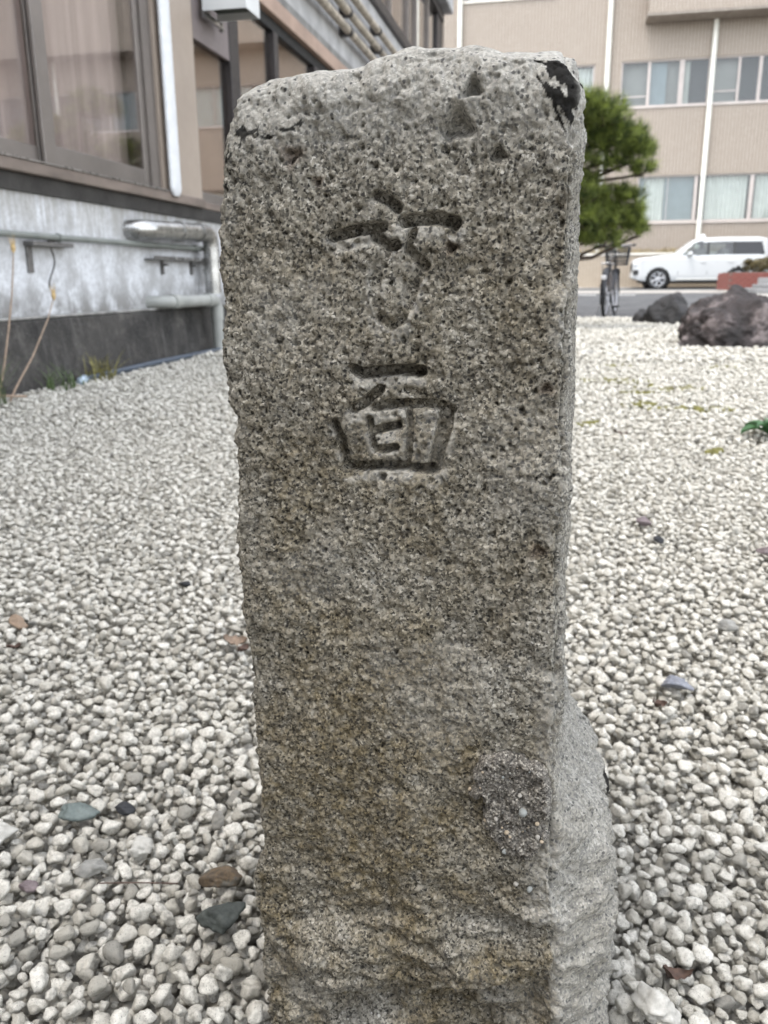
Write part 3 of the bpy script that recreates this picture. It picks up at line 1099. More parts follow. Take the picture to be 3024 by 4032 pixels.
def pine(name, loc, label, pads, trunk, seed, tufts=700, nlen=.105):
    t = empty(name, loc)
    tag(t, label, 'tree', 'garden pines')
    g_ = np.random.default_rng(seed)
    MB().tube(trunk, .05, 10, radii=[.075 - .055 * i / (len(trunk) - 1) for i in range(len(trunk))]).build('trunk', M['bark'], t)
    ends = []
    for i, (x, y, z, rx, ry, rz) in enumerate(pads):
        # a limb from the trunk to under the pad, with twigs
        k = min(range(len(trunk)), key=lambda q: abs(trunk[q][2] - (z - .12)))
        s_ = Vector(trunk[k])
        e_ = Vector((x, y, z - rz * .55))
        mid = (s_ + e_) / 2 + Vector((0, 0, -.05 + .04 * math.sin(i * 2.1)))
        lm = MB().tube([s_, s_ * .6 + mid * .4, mid, mid * .4 + e_ * .6, e_], .02, 7, radii=[.026, .023, .019, .014, .009])
        for q in range(5):
            a = g_.uniform(0, 2 * math.pi)
            tip = Vector((x + rx * .75 * math.cos(a), y + ry * .75 * math.sin(a), z - rz * .2))
            lm.tube([mid * .3 + e_ * .7, (e_ + tip) / 2 + Vector((0, 0, -.02)), tip], .006, 5, radii=[.009, .007, .004])
        lm.build('limb', M['bark'], t)
    vol = np.array([p[3] * p[4] * p[5] for p in pads]) ** .7
    pick = g_.choice(len(pads), tufts, p=vol / vol.sum())
    A = np.array(pads)[pick]
    d = g_.normal(size=(tufts, 3))
    d[:, 2] = np.abs(d[:, 2]) * 1.0 - .35
    d /= np.linalg.norm(d, axis=1)[:, None]
    P = A[:, :3] + d * A[:, 3:] * g_.uniform(.35, 1.05, tufts)[:, None]
    nn = 46
    ax = d * .8 + np.array([0, 0, .75]) + g_.normal(0, .3, (tufts, 3))
    ax /= np.linalg.norm(ax, axis=1)[:, None]
    dr = np.repeat(ax, nn, 0) * .7 + g_.normal(0, .6, (tufts * nn, 3))
    dr /= np.linalg.norm(dr, axis=1)[:, None]
    B = np.repeat(P, nn, 0) + dr * .004 + np.repeat(ax, nn, 0) * (g_.uniform(-.035, .02, (tufts * nn, 1)))
    L = nlen * g_.uniform(.7, 1.2, (tufts * nn, 1))
    sd = np.cross(dr, g_.normal(size=dr.shape))
    sd /= np.linalg.norm(sd, axis=1)[:, None]
    w_ = .0019
    V = np.stack([B - sd * w_, B + sd * w_, B + dr * L], 1).reshape(-1, 3)
    o = link('crown', mesh_np('crown', V, np.arange(len(V)).reshape(-1, 3), False), M['needle'], t)
    return t


trunk = [(0, 0, -.05), (.03, 0, .3), (-.02, .03, .7), (.05, .02, 1.1), (.0, 0, 1.5), (.06, .02, 1.9), (.02, 0, 2.3)]
pads = [(.27, -.05, 2.10, .24, .26, .15), (.50, -.08, 2.02, .22, .24, .15), (.66, 0, 1.90, .18, .2, .11), (.36, .1, 1.85, .28, .28, .15), (.62, 0, 1.74, .28, .26, .15), (.80, .05, 1.70, .17, .2, .12),
        (.84, -.05, 1.53, .11, .14, .08), (.2, .0, 1.66, .2, .22, .12), (.32, -.05, 1.33, .2, .22, .13), (.2, .05, 1.2, .2, .22, .14), (.60, .05, 1.32, .2, .2, .11), (.78, .0, 1.28, .13, .16, .08),
        (.40, -.05, 1.06, .28, .26, .15), (.68, .06, 1.04, .22, .22, .12), (.85, .0, .98, .12, .14, .09), (.50, .0, .90, .26, .24, .1), (.28, .0, .92, .2, .2, .1),
        (.38, 0, 1.98, .2, .2, .12), (.52, 0, 1.60, .2, .2, .08), (.28, 0, 1.47, .16, .18, .1), (.5, .05, 1.2, .2, .2, .1), (.76, 0, 1.15, .14, .16, .09), (-.1, .1, 2.35, .28, .28, .16), (-.42, .1, 1.9, .26, .26, .13), (-.5, -.1, 1.4, .3, .28, .13), (-.4, .1, 1.0, .28, .28, .12), (0, .35, 1.3, .25, .25, .12)]
pine('pine_tree', (-.17, 9.0, 0), 'dark green garden pine seen just right of the stone post', pads, trunk, 21, 2000)

# street trees beyond the right edge, seen mirrored in the office windows
for i, (x, y, sx, sz) in enumerate(((11.2, 31.5, 2.2, 5.4), (14.4, 33.5, 2.6, 7.0))):
    sh_ = empty('street_tree', (x, y, .1))
    tag(sh_, ['dark street tree mirrored rightmost in the near office window', 'tallest dark street tree mirrored in the near office window', 'broad dark street tree mirrored leftmost in the near office window'][i], 'tree', 'street trees mirrored in the windows')
    MB().tube([(0, 0, -.1), (.08, 0, sz * .3), (-.05, .06, sz * .6), (0, 0, sz * .85)], .12, 8, radii=[.17, .13, .09, .03]).build('trunk', M['bark'], sh_)
    link('crown', leaf_cloud([(0, 0, sz * .62, sx * .7, sx * .7, sz * .27), (sx * .4, .2, sz * .48, sx * .5, sx * .5, sz * .2), (-sx * .4, -.2, sz * .5, sx * .5, sx * .5, sz * .2), (.1, 0, sz * .86, sx * .4, sx * .4, sz * .14)], 7000, .13, 40 + i), M['bush'], sh_)

# ------------------------------------------------------------------ rocks in the gravel
M['rock'] = stone_material('purple_black_rock', (.012, .010, .010), (.062, .048, .047), 5.5, 1.0, (.26, .22, .215))  # third colour paints pale spots and blurred highlights
M['rock_dark'] = stone_material('charcoal_rock', (.014, .014, .015), (.045, .042, .042), 4, .7)


def boulder(name, loc, half, label, mat, seed, planes=16, rz=0.0, rough=.16, tilt=(0, 0)):
    V = rock_shape(ICO4[0] if half[0] < .3 else ico(5)[0], planes, (.6, .92), rough, 2.4, seed, .05)
    F = ICO4[1] if half[0] < .3 else ico(5)[1]
    V = V + .02 * fbm(V, 9, 3, .6, seed)[:, None] * V
    me = mesh_np(name, V * np.array(half), F)
    o = link(name, me, mat)
    o.location = loc
    o.rotation_euler = (tilt[0], tilt[1], rz)
    tag(o, label, 'rock')
    return o


bV, bF = ico(6)
bn_ = np.array([(-1, .1, .12), (-.62, 0, .78), (-.15, -.3, .95), (.42, -.15, .9), (.1, -1, .25), (-.45, -.85, .2), (.6, -.75, .3), (-.3, -.55, .78), (.5, -.6, .62), (-.8, -.4, .45), (.15, .9, .4), (1, 0, .2)], float)
bn_ /= np.linalg.norm(bn_, axis=1)[:, None]
bd_ = np.array([.80, .84, .93, .80, .80, .86, .84, .86, .88, .86, .85, .95])
rr_ = np.full(len(bV), 1.05)
for nn_, dk_ in zip(bn_, bd_):
    cc_ = bV @ nn_
    tt_ = np.where(cc_ > 1e-3, dk_ / np.maximum(cc_, 1e-3), 9)
    hh_ = np.clip(.5 + .5 * (tt_ - rr_) / .02, 0, 1)
    rr_ = tt_ * (1 - hh_) + rr_ * hh_ - .02 * hh_ * (1 - hh_)
rr_ = rr_ * (1 + .13 * fbm(bV, 2.6, 4, .55, 2.2) - .05 * np.abs(fbm(bV, 6.5, 3, .55, 4.4)) + .035 * fbm(bV, 17, 2, .6, 8.1))
bo = link('boulder', mesh_np('boulder', bV * rr_[:, None] * np.array([.56, .42, .42]), bF), M['rock'])
bo.location = (1.34, 6.98, .035)
tag(bo, 'large craggy purple black boulder lying on gravel by the right edge', 'rock')
boulder('boulder', (1.22, 10.35, .08), (.34, .28, .28), 'low charcoal rock just left of and behind the large boulder', M['rock_dark'], 5.7, 14, .5, .12, (0, -.2))
boulder('boulder', (.93, 10.55, .04), (.16, .16, .15), 'small dark rock at the left tip of the low charcoal rock', M['rock_dark'], 8.2, 12, .1, .1)

# ------------------------------------------------------------------ brick planter and granite pieces on the island
bp = empty('brick_planter', (4.86, 28.0, .176))
tag(bp, 'red brick planter box in front of the parked white car', 'planter')
brick_me = None
M['brick'] = stone_material('red_brick', (.15, .045, .036), (.25, .075, .058), 9, .3)
M['mortar'] = mk('dark_mortar', (.16, .1, .085), .9, .2, 20)
boxo('mortar_core', M['mortar'], bp, .012, 3.58, .012, 1.98, 0, .5)
for c in range(6):
    for i in range(17):
        if brick_me is None:
            b0 = boxo('brick', M['brick'], bp, 0, .2, 0, .1, 0, .075, .006)
            brick_me = b0.data
            o = b0
        else:
            o = link('brick', brick_me, None, bp)
        o.location = (i * .21 + (.0 if c % 2 == 0 else .105), random.uniform(-.003, .003), .004 + c * .085)
    for i in range(9):
        o = link('brick', brick_me, None, bp)
        o.rotation_euler = (0, 0, R(90))
        o.location = (.1 + random.uniform(-.003, .003), .11 + i * .21 + (.0 if c % 2 else .1), .004 + c * .085)
boxo('soil', M['soil'], bp, .1, 3.5, .12, 1.9, .5, .53)
hd = empty('planter_shrub', (5.9, 28.6, .68))
tag(hd, 'clipped olive brown shrub growing out of the red brick planter', 'shrub')
MB().tube([(0, 0, -.1), (.02, 0, .1), (0, .02, .25)], .03, 7).build('stem', M['bark'], hd)
link('foliage', leaf_cloud([(-.15, 0, .22, .42, .35, .2), (.5, .1, .3, .55, .4, .28), (1.1, .1, .28, .5, .4, .25), (-.42, 0, .34, .16, .2, .1)], 5000, .04, 61), leaf_mat('olive_leaf', (.05, .04, .018), (.13, .105, .045)), hd)
M['granite_block'] = stone_material('grey_granite', (.2, .2, .2), (.3, .3, .3), 30, .2)
gb = empty('granite_block', (5.95, 26.7, .176))
tag(gb, 'upright grey granite block with a small pale mark before the brick planter', 'stone block')
boxo('block', M['granite_block'], gb, -.5, .5, -.15, .15, 0, .36, .012)
boxo('mark', M['white_paint'], gb, -.25, -.17, -.153, -.148, .15, .21)
gs = empty('granite_step', (5.6, 22.6, .176))
tag(gs, 'long low dark grey granite step on the pale island kerb', 'step')
boxo('slab', M['granite_block'], gs, -1.25, 2.5, -1.2, 1.2, 0, .11, .01)
boxo('upper_slab', M['granite_block'], gs, -.95, 2.2, -.8, .9, .112, .2, .01)

# ------------------------------------------------------------------ parked car
CARW = mk('white_car_paint', (.52, .53, .53), .18, .01, 2)
CARG = glass('car_glass', (.5, .56, .55), 1.5, .05)
CARD = mk('privacy_glass', (.02, .02, .022), .08, .05, 3)
TYRE = mk('tyre_rubber', (.018, .018, .018), .8, .2, 20)
RIM = mk('alloy_wheel', (.55, .56, .58), .3, .05, 9, metal=.8)
TRIM = mk('black_trim', (.02, .02, .02), .5, .1, 9)
CHROME = mk('chrome_trim', (.6, .6, .6), .15, .03, 9, metal=1.0)
car = empty('parked_car', (2.52, 35.55, .118))
tag(car, 'white four wheel drive estate car parked facing left across the road', 'car')
CL = 4.95


def car_top(x):
    pts_ = [(0, 1.02), (.05, 1.12), (.3, 1.18), (1.0, 1.25), (1.42, 1.28), (1.56, 1.34), (2.15, 1.80), (2.42, 1.875), (3.2, 1.90), (4.45, 1.89), (4.75, 1.84), (4.86, 1.68), (4.93, 1.3), (4.95, 1.0)]
    return float(np.interp(x, [p[0] for p in pts_], [p[1] for p in pts_]))


def car_half(x, z):
    e = min(x, CL - x)
    w_ = .965 * (1 - .22 * max(0, 1 - e / .42) ** 2.2)
    if z < .55:
        w_ -= .05 * ((.55 - z) / .25) ** 2
    if z > 1.14:
        w_ -= (z - 1.14) * .27
    elif z > 1.02:
        w_ -= .0
    return w_


NX, NZ, NR = 132, 26, 8
V, Q = [], []
for i in range(NX + 1):
    x = CL * i / NX
    T = car_top(x)
    zb = .33 + .12 * max(0, 1 - min(x, CL - x) / .5) ** 2
    ring = []
    for k in range(NZ + 1):
        z = zb + (T - .05 - zb) * k / NZ
        ring.append((car_half(x, z), z))
    hw = ring[-1][0]
    for k in range(1, NR + 1):
        s_ = k / NR
        a = s_ * math.pi / 2
        yy = hw * (1 - s_) if k > 3 else hw - .07 * math.sin(k / 3 * math.pi / 2)
        if k > 3:
            yy = (hw - .07) * (1 - (k - 3) / (NR - 3))
        zz = T - .05 + .05 * min(1, math.sin(min(k, 3) / 3 * math.pi / 2)) + .02 * (max(0, k - 3) / (NR - 3))
        ring.append((yy, zz))
    full = [(x, -y, z) for y, z in ring] + [(x, y, z) for y, z in ring[-2::-1]]
    V += full
m_ = 2 * (NZ + NR) + 1
wheels = [.93, 3.78]
for i in range(NX):
    for k in range(m_ - 1):
        q = (i * m_ + k, (i + 1) * m_ + k, (i + 1) * m_ + k + 1, i * m_ + k + 1)
        c = np.mean([V[j] for j in q], 0)
        if abs(c[1]) > .7 and any(math.hypot(c[0] - w, c[2] - .38) < .45 for w in wheels):
            continue
        # leave real openings for the side glass
        if 1.25 < c[2] < 1.74 and abs(c[1]) > .7 and 1.72 + (c[2] - 1.25) * 1.0 < c[0] < 4.66 - (c[2] - 1.25) * .2:
            continue
        Q.append(q)
for e in (0, NX):
    Q0 = [e * m_ + k for k in range(m_)]
    V.append(tuple(np.mean([V[j] for j in Q0], 0)))
    ctr = len(V) - 1
    for k in range(m_ - 1):
        Q.append((Q0[k], Q0[k + 1], ctr, ctr))
me = bpy.data.meshes.new('body')
me.from_pydata(V, [], [tuple(dict.fromkeys(q)) for q in Q])
me.polygons.foreach_set('use_smooth', [True] * len(me.polygons))
me.update()
body = link('body', me, CARW, car)
boxo('cabin', M['room'], car, 1.5, 4.6, -.7, .7, .5, 1.2)
MB().box(2.2, 2.7, -.6, -.1, 1.2, 1.5, .08).box(2.2, 2.7, .1, .6, 1.2, 1.5, .08).box(3.2, 3.5, -.6, .6, 1.2, 1.5, .08).build('seats', mk('beige_seat', (.32, .3, .27), .8, .1, 5), car)


def side_panel(name, poly, mat, off=.004, parent=None, side=-1):
    n_ = len(poly)
    vv = [(x, side * (car_half(x, z) + off), z) for x, z in poly]
    return MB().add(vv, [tuple(range(n_))]).build(name, mat, parent or car)


for sd in (-1, 1):
    wf = side_panel('side_window', [(1.72, 1.22), (2.62, 1.22), (2.64, 1.76), (2.24, 1.75)], CARG, -.012, side=sd)
    side_panel('side_window', [(2.72, 1.22), (3.55, 1.22), (3.55, 1.76), (2.72, 1.76)], CARG, -.012, side=sd)
    side_panel('side_window', [(3.66, 1.22), (4.6, 1.22), (4.68, 1.32), (4.58, 1.70), (4.5, 1.76), (3.66, 1.76)], CARD, -.006, side=sd)
    for q in ([(2.62, 1.2), (2.72, 1.2), (2.72, 1.76), (2.64, 1.76)], [(3.55, 1.2), (3.66, 1.2), (3.66, 1.76), (3.55, 1.76)]):
        side_panel('window_pillar', q, TRIM, -.004, side=sd)
    side_panel('waist_trim', [(1.75, 1.195), (4.6, 1.195), (4.6, 1.22), (1.75, 1.22)], CHROME, .006, side=sd)
    for x in (1.62, 2.67, 3.62):
        side_panel('door_gap', [(x, .55), (x + .012, .55), (x + .012, 1.19), (x, 1.19)], TRIM, .003, side=sd)
    for x in (2.42, 3.4):
        MB().box(x, x + .2, sd * .975, sd * 1.0, .99, 1.025, .008).build('door_handle', CARW, car)
    MB().box(1.6, 3.4, sd * .93, sd * 1.0, .34, .42, .02).build('side_step', mk('silver_step', (.45, .45, .43), .4, .05, 5), car)
    MB().box(1.93, 2.12, sd * .96, sd * 1.16, 1.22, 1.38, .05).box(2.0, 2.06, sd * .9, sd * 1.0, 1.2, 1.26).build('mirror', CARW, car)
    MB().box(.02, .34, sd * .66, sd * .9, .9, 1.05, .03).build('headlight', mk('headlight_lens', (.7, .72, .74), .1, .05, 9), car)
    MB().box(.0, .22, sd * .80, sd * .925, .56, .74, .02).build('fog_lamp_recess', TRIM, car)
    for w in wheels:
        MB().lathe([(.0, sd * .70), (.44, sd * .70), (.45, sd * .955)], (w, 0, .38), 'Y', 28).build('wheel_well', TRIM, car)
        wh = MB().lathe([(.27, sd * .76), (.37, sd * .74), (.395, sd * .78), (.395, sd * .93), (.37, sd * .965), (.27, sd * .955), (.26, sd * .93), (.26, sd * .8), (.001, sd * .8)], (w, 0, .395), 'Y', 32).build('wheel', TYRE, car)
        rm = MB().lathe([(.265, sd * .95), (.25, sd * .955), (.24, sd * .93), (.24, sd * .88)], (w, 0, .395), 'Y', 32)
        rm.lathe([(.001, sd * .955), (.05, sd * .955), (.06, sd * .92)], (w, 0, .395), 'Y', 16)
        for k in range(6):
            a = 2 * math.pi * k / 6 + .3
            for da in (-.16, .16):
                rm.tube([(w + .04 * math.cos(a), sd * .935, .395 + .04 * math.sin(a)), (w + .25 * math.cos(a + da), sd * .94, .395 + .25 * math.sin(a + da))], .02, 6)
        rm.build('rim', RIM, wh)
MB().add([(1.64, -.72, 1.30), (1.64, .72, 1.30), (2.24, .62, 1.735), (2.24, -.62, 1.735)], [(0, 1, 2, 3)]).build('windscreen', CARG, car).location.z = .035
boxo('grille', TRIM, car, -.012, .03, -.5, .5, .72, .98, .01)
boxo('bumper', CARW, car, -.03, .12, -.72, .72, .42, .66, .04)
boxo('underbody', TRIM, car, .3, 4.7, -.75, .75, .24, .36)

# ------------------------------------------------------------------ bicycle, seen from behind
bk = empty('bicycle', (.555, 12.25, road_z(12.25)), R(-9.5))
tag(bk, 'black town bicycle with front basket seen from behind at the road edge', 'bicycle')
BLK = mk('black_frame_paint', (.015, .016, .02), .3, .05, 6)
ALU = mk('bicycle_alloy', (.5, .5, .52), .3, .05, 9, metal=.9)
RW, WB = .335, 1.08
for (y, nm) in ((0, 'wheel'), (WB, 'wheel')):
    th = []
    wv = MB()
    for k in range(41):
        a = 2 * math.pi * k / 40
        th.append((0, y + (RW - .018) * math.cos(a), RW + (RW - .018) * math.sin(a)))
    wv.tube(th, .023, 10, False)
    w_ = wv.build('wheel', TYRE, bk)
    rim_ = [(0, y + (RW - .04) * math.cos(2 * math.pi * k / 40), RW + (RW - .04) * math.sin(2 * math.pi * k / 40)) for k in range(41)]
    MB().tube(rim_, .011, 8, False).build('rim', ALU, w_)
    sp = MB()
    for k in range(28):
        a = 2 * math.pi * k / 28
        sp.tube([(.025 * (1 if k % 2 else -1), y, RW), (0, y + .29 * math.cos(a), RW + .29 * math.sin(a))], .0013, 4, False)
    sp.build('spokes', ALU, w_)
    MB().lathe([(.001, -.05), (.012, -.05), (.012, -.035), (.022, -.035), (.022, .035), (.012, .035), (.012, .05), (.001, .05)], (0, y, RW), 'X', 12).build('hub', ALU, w_)
    # mudguard
    mv, mf = [], []
    a0, a1 = (R(-25), R(165)) if y == 0 else (R(-25), R(130))
    for k in range(25):
        a = math.pi - (a0 + (a1 - a0) * k / 24) if y == 0 else math.pi - (a0 + (a1 - a0) * k / 24)
        for j in range(5):
            ox = -.036 + .018 * j
            rr = RW + .012 - .012 * (abs(j - 2) / 2) ** 2
            mv.append((ox, y + rr * math.cos(a), RW + rr * math.sin(a)))
    for k in range(24):
        for j in range(4):
            mf.append((k * 5 + j, k * 5 + j + 1, k * 5 + 5 + j + 1, k * 5 + 5 + j))
    link('mudguard', mesh_np('mudguard', mv, mf), BLK, bk)
fr_ = MB()
BB, ST, HT, HB = (0, .43, .29), (0, .27, .78), (0, .88, .86), (0, .93, .66)
for a, b_, r_ in ((BB, ST, .016), (BB, HB, .018), (ST, HT, .014), (HB, HT, .018)):
    fr_.tube([a, b_], r_, 10)
for s_ in (-1, 1):
    fr_.tube([(s_ * .03, .42, .29), (s_ * .055, 0, RW)], .009, 8).tube([(s_ * .02, .29, .74), (s_ * .055, 0, RW)], .008, 8)
    fr_.tube([(s_ * .03, .92, .66), (s_ * .05, .98, .56), (s_ * .055, WB, RW)], .011, 8)
fr_.build('frame', BLK, bk)
MB().tube([(0, .28, .76), (0, .255, .86)], .013, 8).build('seat_post', ALU, bk)
sv = MB()
for (y, w2, z) in ():
    pass
prof = []
sad_v, sad_f = [], []
for i in range(13):
    s_ = i / 12
    y = .12 + .27 * s_
    hw = .1 * (1 - s_) ** .8 + .022 if s_ > .08 else .1 * (.6 + s_ * 5)
    for k in range(9):
        a = math.pi * k / 8
        sad_v.append((hw * math.cos(a), y, .865 + .06 * math.sin(a) * (.7 + .3 * (1 - s_))))
for i in range(12):
    for k in range(8):
        sad_f.append((i * 9 + k, i * 9 + k + 1, i * 9 + 9 + k + 1, i * 9 + 9 + k))
    sad_f.append((i * 9 + 8, i * 9, i * 9 + 9, i * 9 + 17))
sad_f += [(0, 1, 2, 3), (0, 3, 4, 5), (0, 5, 6, 8)]
link('saddle', mesh_np('saddle', sad_v, [q if len(q) == 4 else q + (q[-1],) for q in sad_f]), TRIM, bk)
hb = MB().tube([(0, .87, .86), (0, .86, .98)], .013, 8)
hb.tube([(-.27, .62, .98), (-.27, .74, .985), (-.2, .83, .99), (0, .87, .985), (.2, .83, .99), (.27, .74, .985), (.27, .62, .98)], .0115, 8)
hb.build('handlebar', ALU, bk)
for s_ in (-1, 1):
    MB().tube([(s_ * .27, .6, .979), (s_ * .27, .72, .985)], .017, 10).build('grip', TRIM, bk)
bs = MB()
for k in range(9):
    x = -.17 + .34 * k / 8
    for yy, sgn in ((.95, 0), (1.22, 0)):
        bs.tube([(x * .8, yy + (.02 if yy < 1 else -.02), .72), (x, yy, .97)], .007, 5)
for k in range(7):
    y = .95 + .27 * k / 6
    for s_ in (-1, 1):
        bs.tube([(s_ * .136, y, .72), (s_ * .17, y, .97)], .007, 5)
for z in (.72, .78, .84, .9, .97):
    w2 = .136 + .034 * (z - .72) / .25
    bs.tube([(-w2, .955, z), (w2, .955, z), (w2, 1.215, z), (-w2, 1.215, z), (-w2, .955, z)], .005 if z > .96 else .0035, 5)
for k in range(8):
    bs.tube([(-.13 + .26 * k / 7, .97, .72), (-.13 + .26 * k / 7, 1.2, .72)], .0035, 5)
bs.build('basket', BLK, bk)
cr = MB().lathe([(.001, .035), (.09, .035), (.09, .039), (.001, .039)], BB, 'X', 24)
cr.tube([(.05, .43, .29), (.06, .36, .15)], .008, 7).tube([(-.05, .43, .29), (-.06, .50, .43)], .008, 7)
cr.build('crank', ALU, bk)
for (x, y, z) in ((.105, .36, .15), (-.105, .5, .43)):
    boxo('pedal', TRIM, bk, x - .045, x + .045, y - .035, y + .035, z - .012, z + .012, .004)
MB().tube([(0, .0, RW), (-.12, -.05, .015), (-.15, -.02, .01)], .007, 7).tube([(0, .0, RW), (.12, -.05, .015), (.15, -.02, .01)], .007, 7).tube([(-.12, -.05, .012), (.12, -.05, .012)], .006, 7).build('kickstand', ALU, bk)
rk = MB()
for s_ in (-1, 1):
    rk.tube([(s_ * .06, -.22, .73), (s_ * .06, .24, .72)], .006, 7).tube([(s_ * .055, 0, RW), (s_ * .06, -.08, .73)], .006, 7)
for y in (-.22, -.08, .06, .2):
    rk.tube([(-.06, y, .73), (.06, y, .73)], .005, 7)
rk.build('rear_rack', ALU, bk)
for s_ in (-1, 1):
    gp = [(s_ * .045, .30 * math.cos(R(a)), RW + .30 * math.sin(R(a))) for a in range(0, 181, 15)] + [(s_ * .04, -.06, RW + .02), (s_ * .04, .06, RW + .02)]
    MB().add(gp, [tuple(range(len(gp)))]).build('dress_guard', BLK, bk)
MB().box(-.035, .035, -.345, -.33, .52, .57, .008).build('rear_reflector', mk('white_reflector', (.6, .6, .62), .2, .05, 9), bk)

# ------------------------------------------------------------------ the carved stone post
PTH = R(3.0)
PO = Vector((0, .44, 0))
EX = np.array([math.cos(PTH), -math.sin(PTH), 0])        # along the face, to the right
EW = np.array([math.sin(PTH), math.cos(PTH), 0])         # into the stone
left_t = [(-.08, -.186), (.0115, -.1845), (.0368, -.184), (.0951, -.1852), (.1249, -.1866), (.1515, -.1807), (.2045, -.179), (.2382, -.1789), (.2706, -.1804), (.3018, -.1833), (.3384, -.1831), (.362, -.1845),
          (.4077, -.1833), (.4297, -.1836), (.4432, -.1803), (.4564, -.1841), (.4849, -.1861), (.5176, -.1856), (.5466, -.1846), (.57, -.1828), (.5905, -.181), (.6038, -.1777), (.64, -.174)]
right_t = [(-.08, .026), (.0657, .0204), (.1556, .0140), (.2042, .0123), (.2654, .0104), (.3228, .009), (.3768, .0076), (.4277, .0072), (.4756, .0067), (.5209, .0062), (.5637, .0056), (.5943, .005), (.6142, .0035), (.64, .002)]
top_raw = [(-.19, .612), (-.1739, .6145), (-.1658, .6173), (-.1555, .6182), (-.1429, .6196), (-.1231, .6205), (-.1098, .6209), (-.1014, .6239), (-.092, .6259), (-.0826, .6273), (-.0712, .6275), (-.0621, .6273), (-.0531, .6257),
         (-.0398, .6234), (-.0266, .6215), (-.0158, .6202), (-.0062, .6202), (.0001, .6194), (.006, .617), (.05, .60)]
top_t = [(a_, .52 + (b_ - .52) * 1.066) for a_, b_ in top_raw]
it = lambda tab, x: np.interp(x, [t[0] for t in tab], [t[1] for t in tab])
DEP = .175
# perimeter stations: (side, fraction), front left corner -> front -> right side -> back -> left side
NF, NS, NB = 270, 84, 40
NZP = 820
fs = np.linspace(0, 1, NF)
ss = np.linspace(0, 1, NS + 2)[1:-1] ** 1.35
bs_ = np.linspace(0, 1, NB)
side_id = np.concatenate([np.zeros(NF), np.ones(NS), np.full(NB, 2), np.full(NS, 3)])
frac = np.concatenate([fs, ss, bs_, 1 - ss[::-1] ** 1.0])
frac[NF + NS + NB:] = 1 - ss[::-1]
NPER = len(side_id)
tz = np.concatenate([np.linspace(0, 1, NZP)])
ZB = -.07
Tz = np.repeat(tz[:, None], NPER, 1)
# first guess of u, then the height, then the true edges at that height
zr = ZB + (.62 - ZB) * Tz
for _ in range(3):
    XL, XR = it(left_t, zr) - .003, it(right_t, zr) - .001
    u = np.where(side_id == 0, XL + (XR - XL) * frac, np.where(side_id == 1, XR, np.where(side_id == 2, XR + (XL - XR) * frac, XL)))
    TT = it(top_t, u)
    zr = ZB + (TT - ZB) * Tz
# rounded shoulder at the top: the whole section shrinks as it nears the top
RT = .031 + .006 * np.sin(u * 60)
q = np.clip((zr - (TT - RT)) / RT, 0, 1)
sh = .024 * (1 - np.sqrt(np.clip(1 - q ** 2.6, 0, 1)))
XL, XR = XL + .38 * sh, XR - .2 * sh
WF, WB_ = sh, DEP - .5 * sh
u = np.where(side_id == 0, XL + (XR - XL) * frac, np.where(side_id == 1, XR, np.where(side_id == 2, XR + (XL - XR) * frac, XL)))
w = np.where(side_id == 0, WF, np.where(side_id == 1, WF + (WB_ - WF) * frac, np.where(side_id == 2, WB_, WB_ + (WF - WB_) * frac)))
# outward normal of the cross-section with rounded corners
RC = .0075
cx = np.clip(u, XL + RC, XR - RC)
cw = np.clip(w, WF + RC, WB_ - RC)
nx, nw = u - cx, w - cw
ln = np.maximum(np.hypot(nx, nw), 1e-9)
nx, nw = nx / ln, nw / ln
u = cx + nx * RC
w = cw + nw * RC
U0, W0, Z0 = u.ravel().copy(), w.ravel().copy(), zr.ravel().copy()
P3 = np.stack([U0, W0, Z0], 1)
nX, nW = nx.ravel(), nw.ravel()
U0 = U0 - .0075 * (W0 / DEP) * sstep(-.09, -.02, U0)
front = sstep(.3, .9, -nW)
rightm = sstep(.3, .9, nX)
hgt = .0026 * fbm(P3, 24, 2, .5, 3) + .0009 * fbm(P3, 90, 2, .6, 9) + .00075 * fbm(P3, 300, 2, .6, 5) + .00055 * fbm(P3, 800, 2, .6, 5)
hgt -= .0016 * sstep(.32, .62, fbm(P3, 210, 2, .5, 15))
hgt *= (1 - .75 * q.ravel() ** 5)
# chipped arrises
edge_m = np.clip(1 - np.abs(np.abs(nX) - .707) / .45, 0, 1)
hgt -= edge_m * (.0065 * np.clip(fbm(P3, 34, 3, .6, 31) + .05, 0, 1) + .0025 * np.clip(fbm(P3, 120, 2, .6, 33), 0, 1))
# rough quarry-faced foot: slanting ridges
low = sstep(.21, .07, Z0)
dg = np.stack([(U0 * .82 + Z0 * .9), W0, Z0 * 1.7 - U0 * .55], 1)
hgt += low * (.25 + .75 * front) * (.0095 * fbm(dg, 22, 2, .5, 41) + .003 * fbm(dg, 80, 2, .5, 43)) - front * low * .0015
# shoulder lumps and the hollow scooped out under the top
topm = sstep(.575, .612, Z0)
hgt += topm * .0028 * fbm(P3, 55, 3, .55, 51)

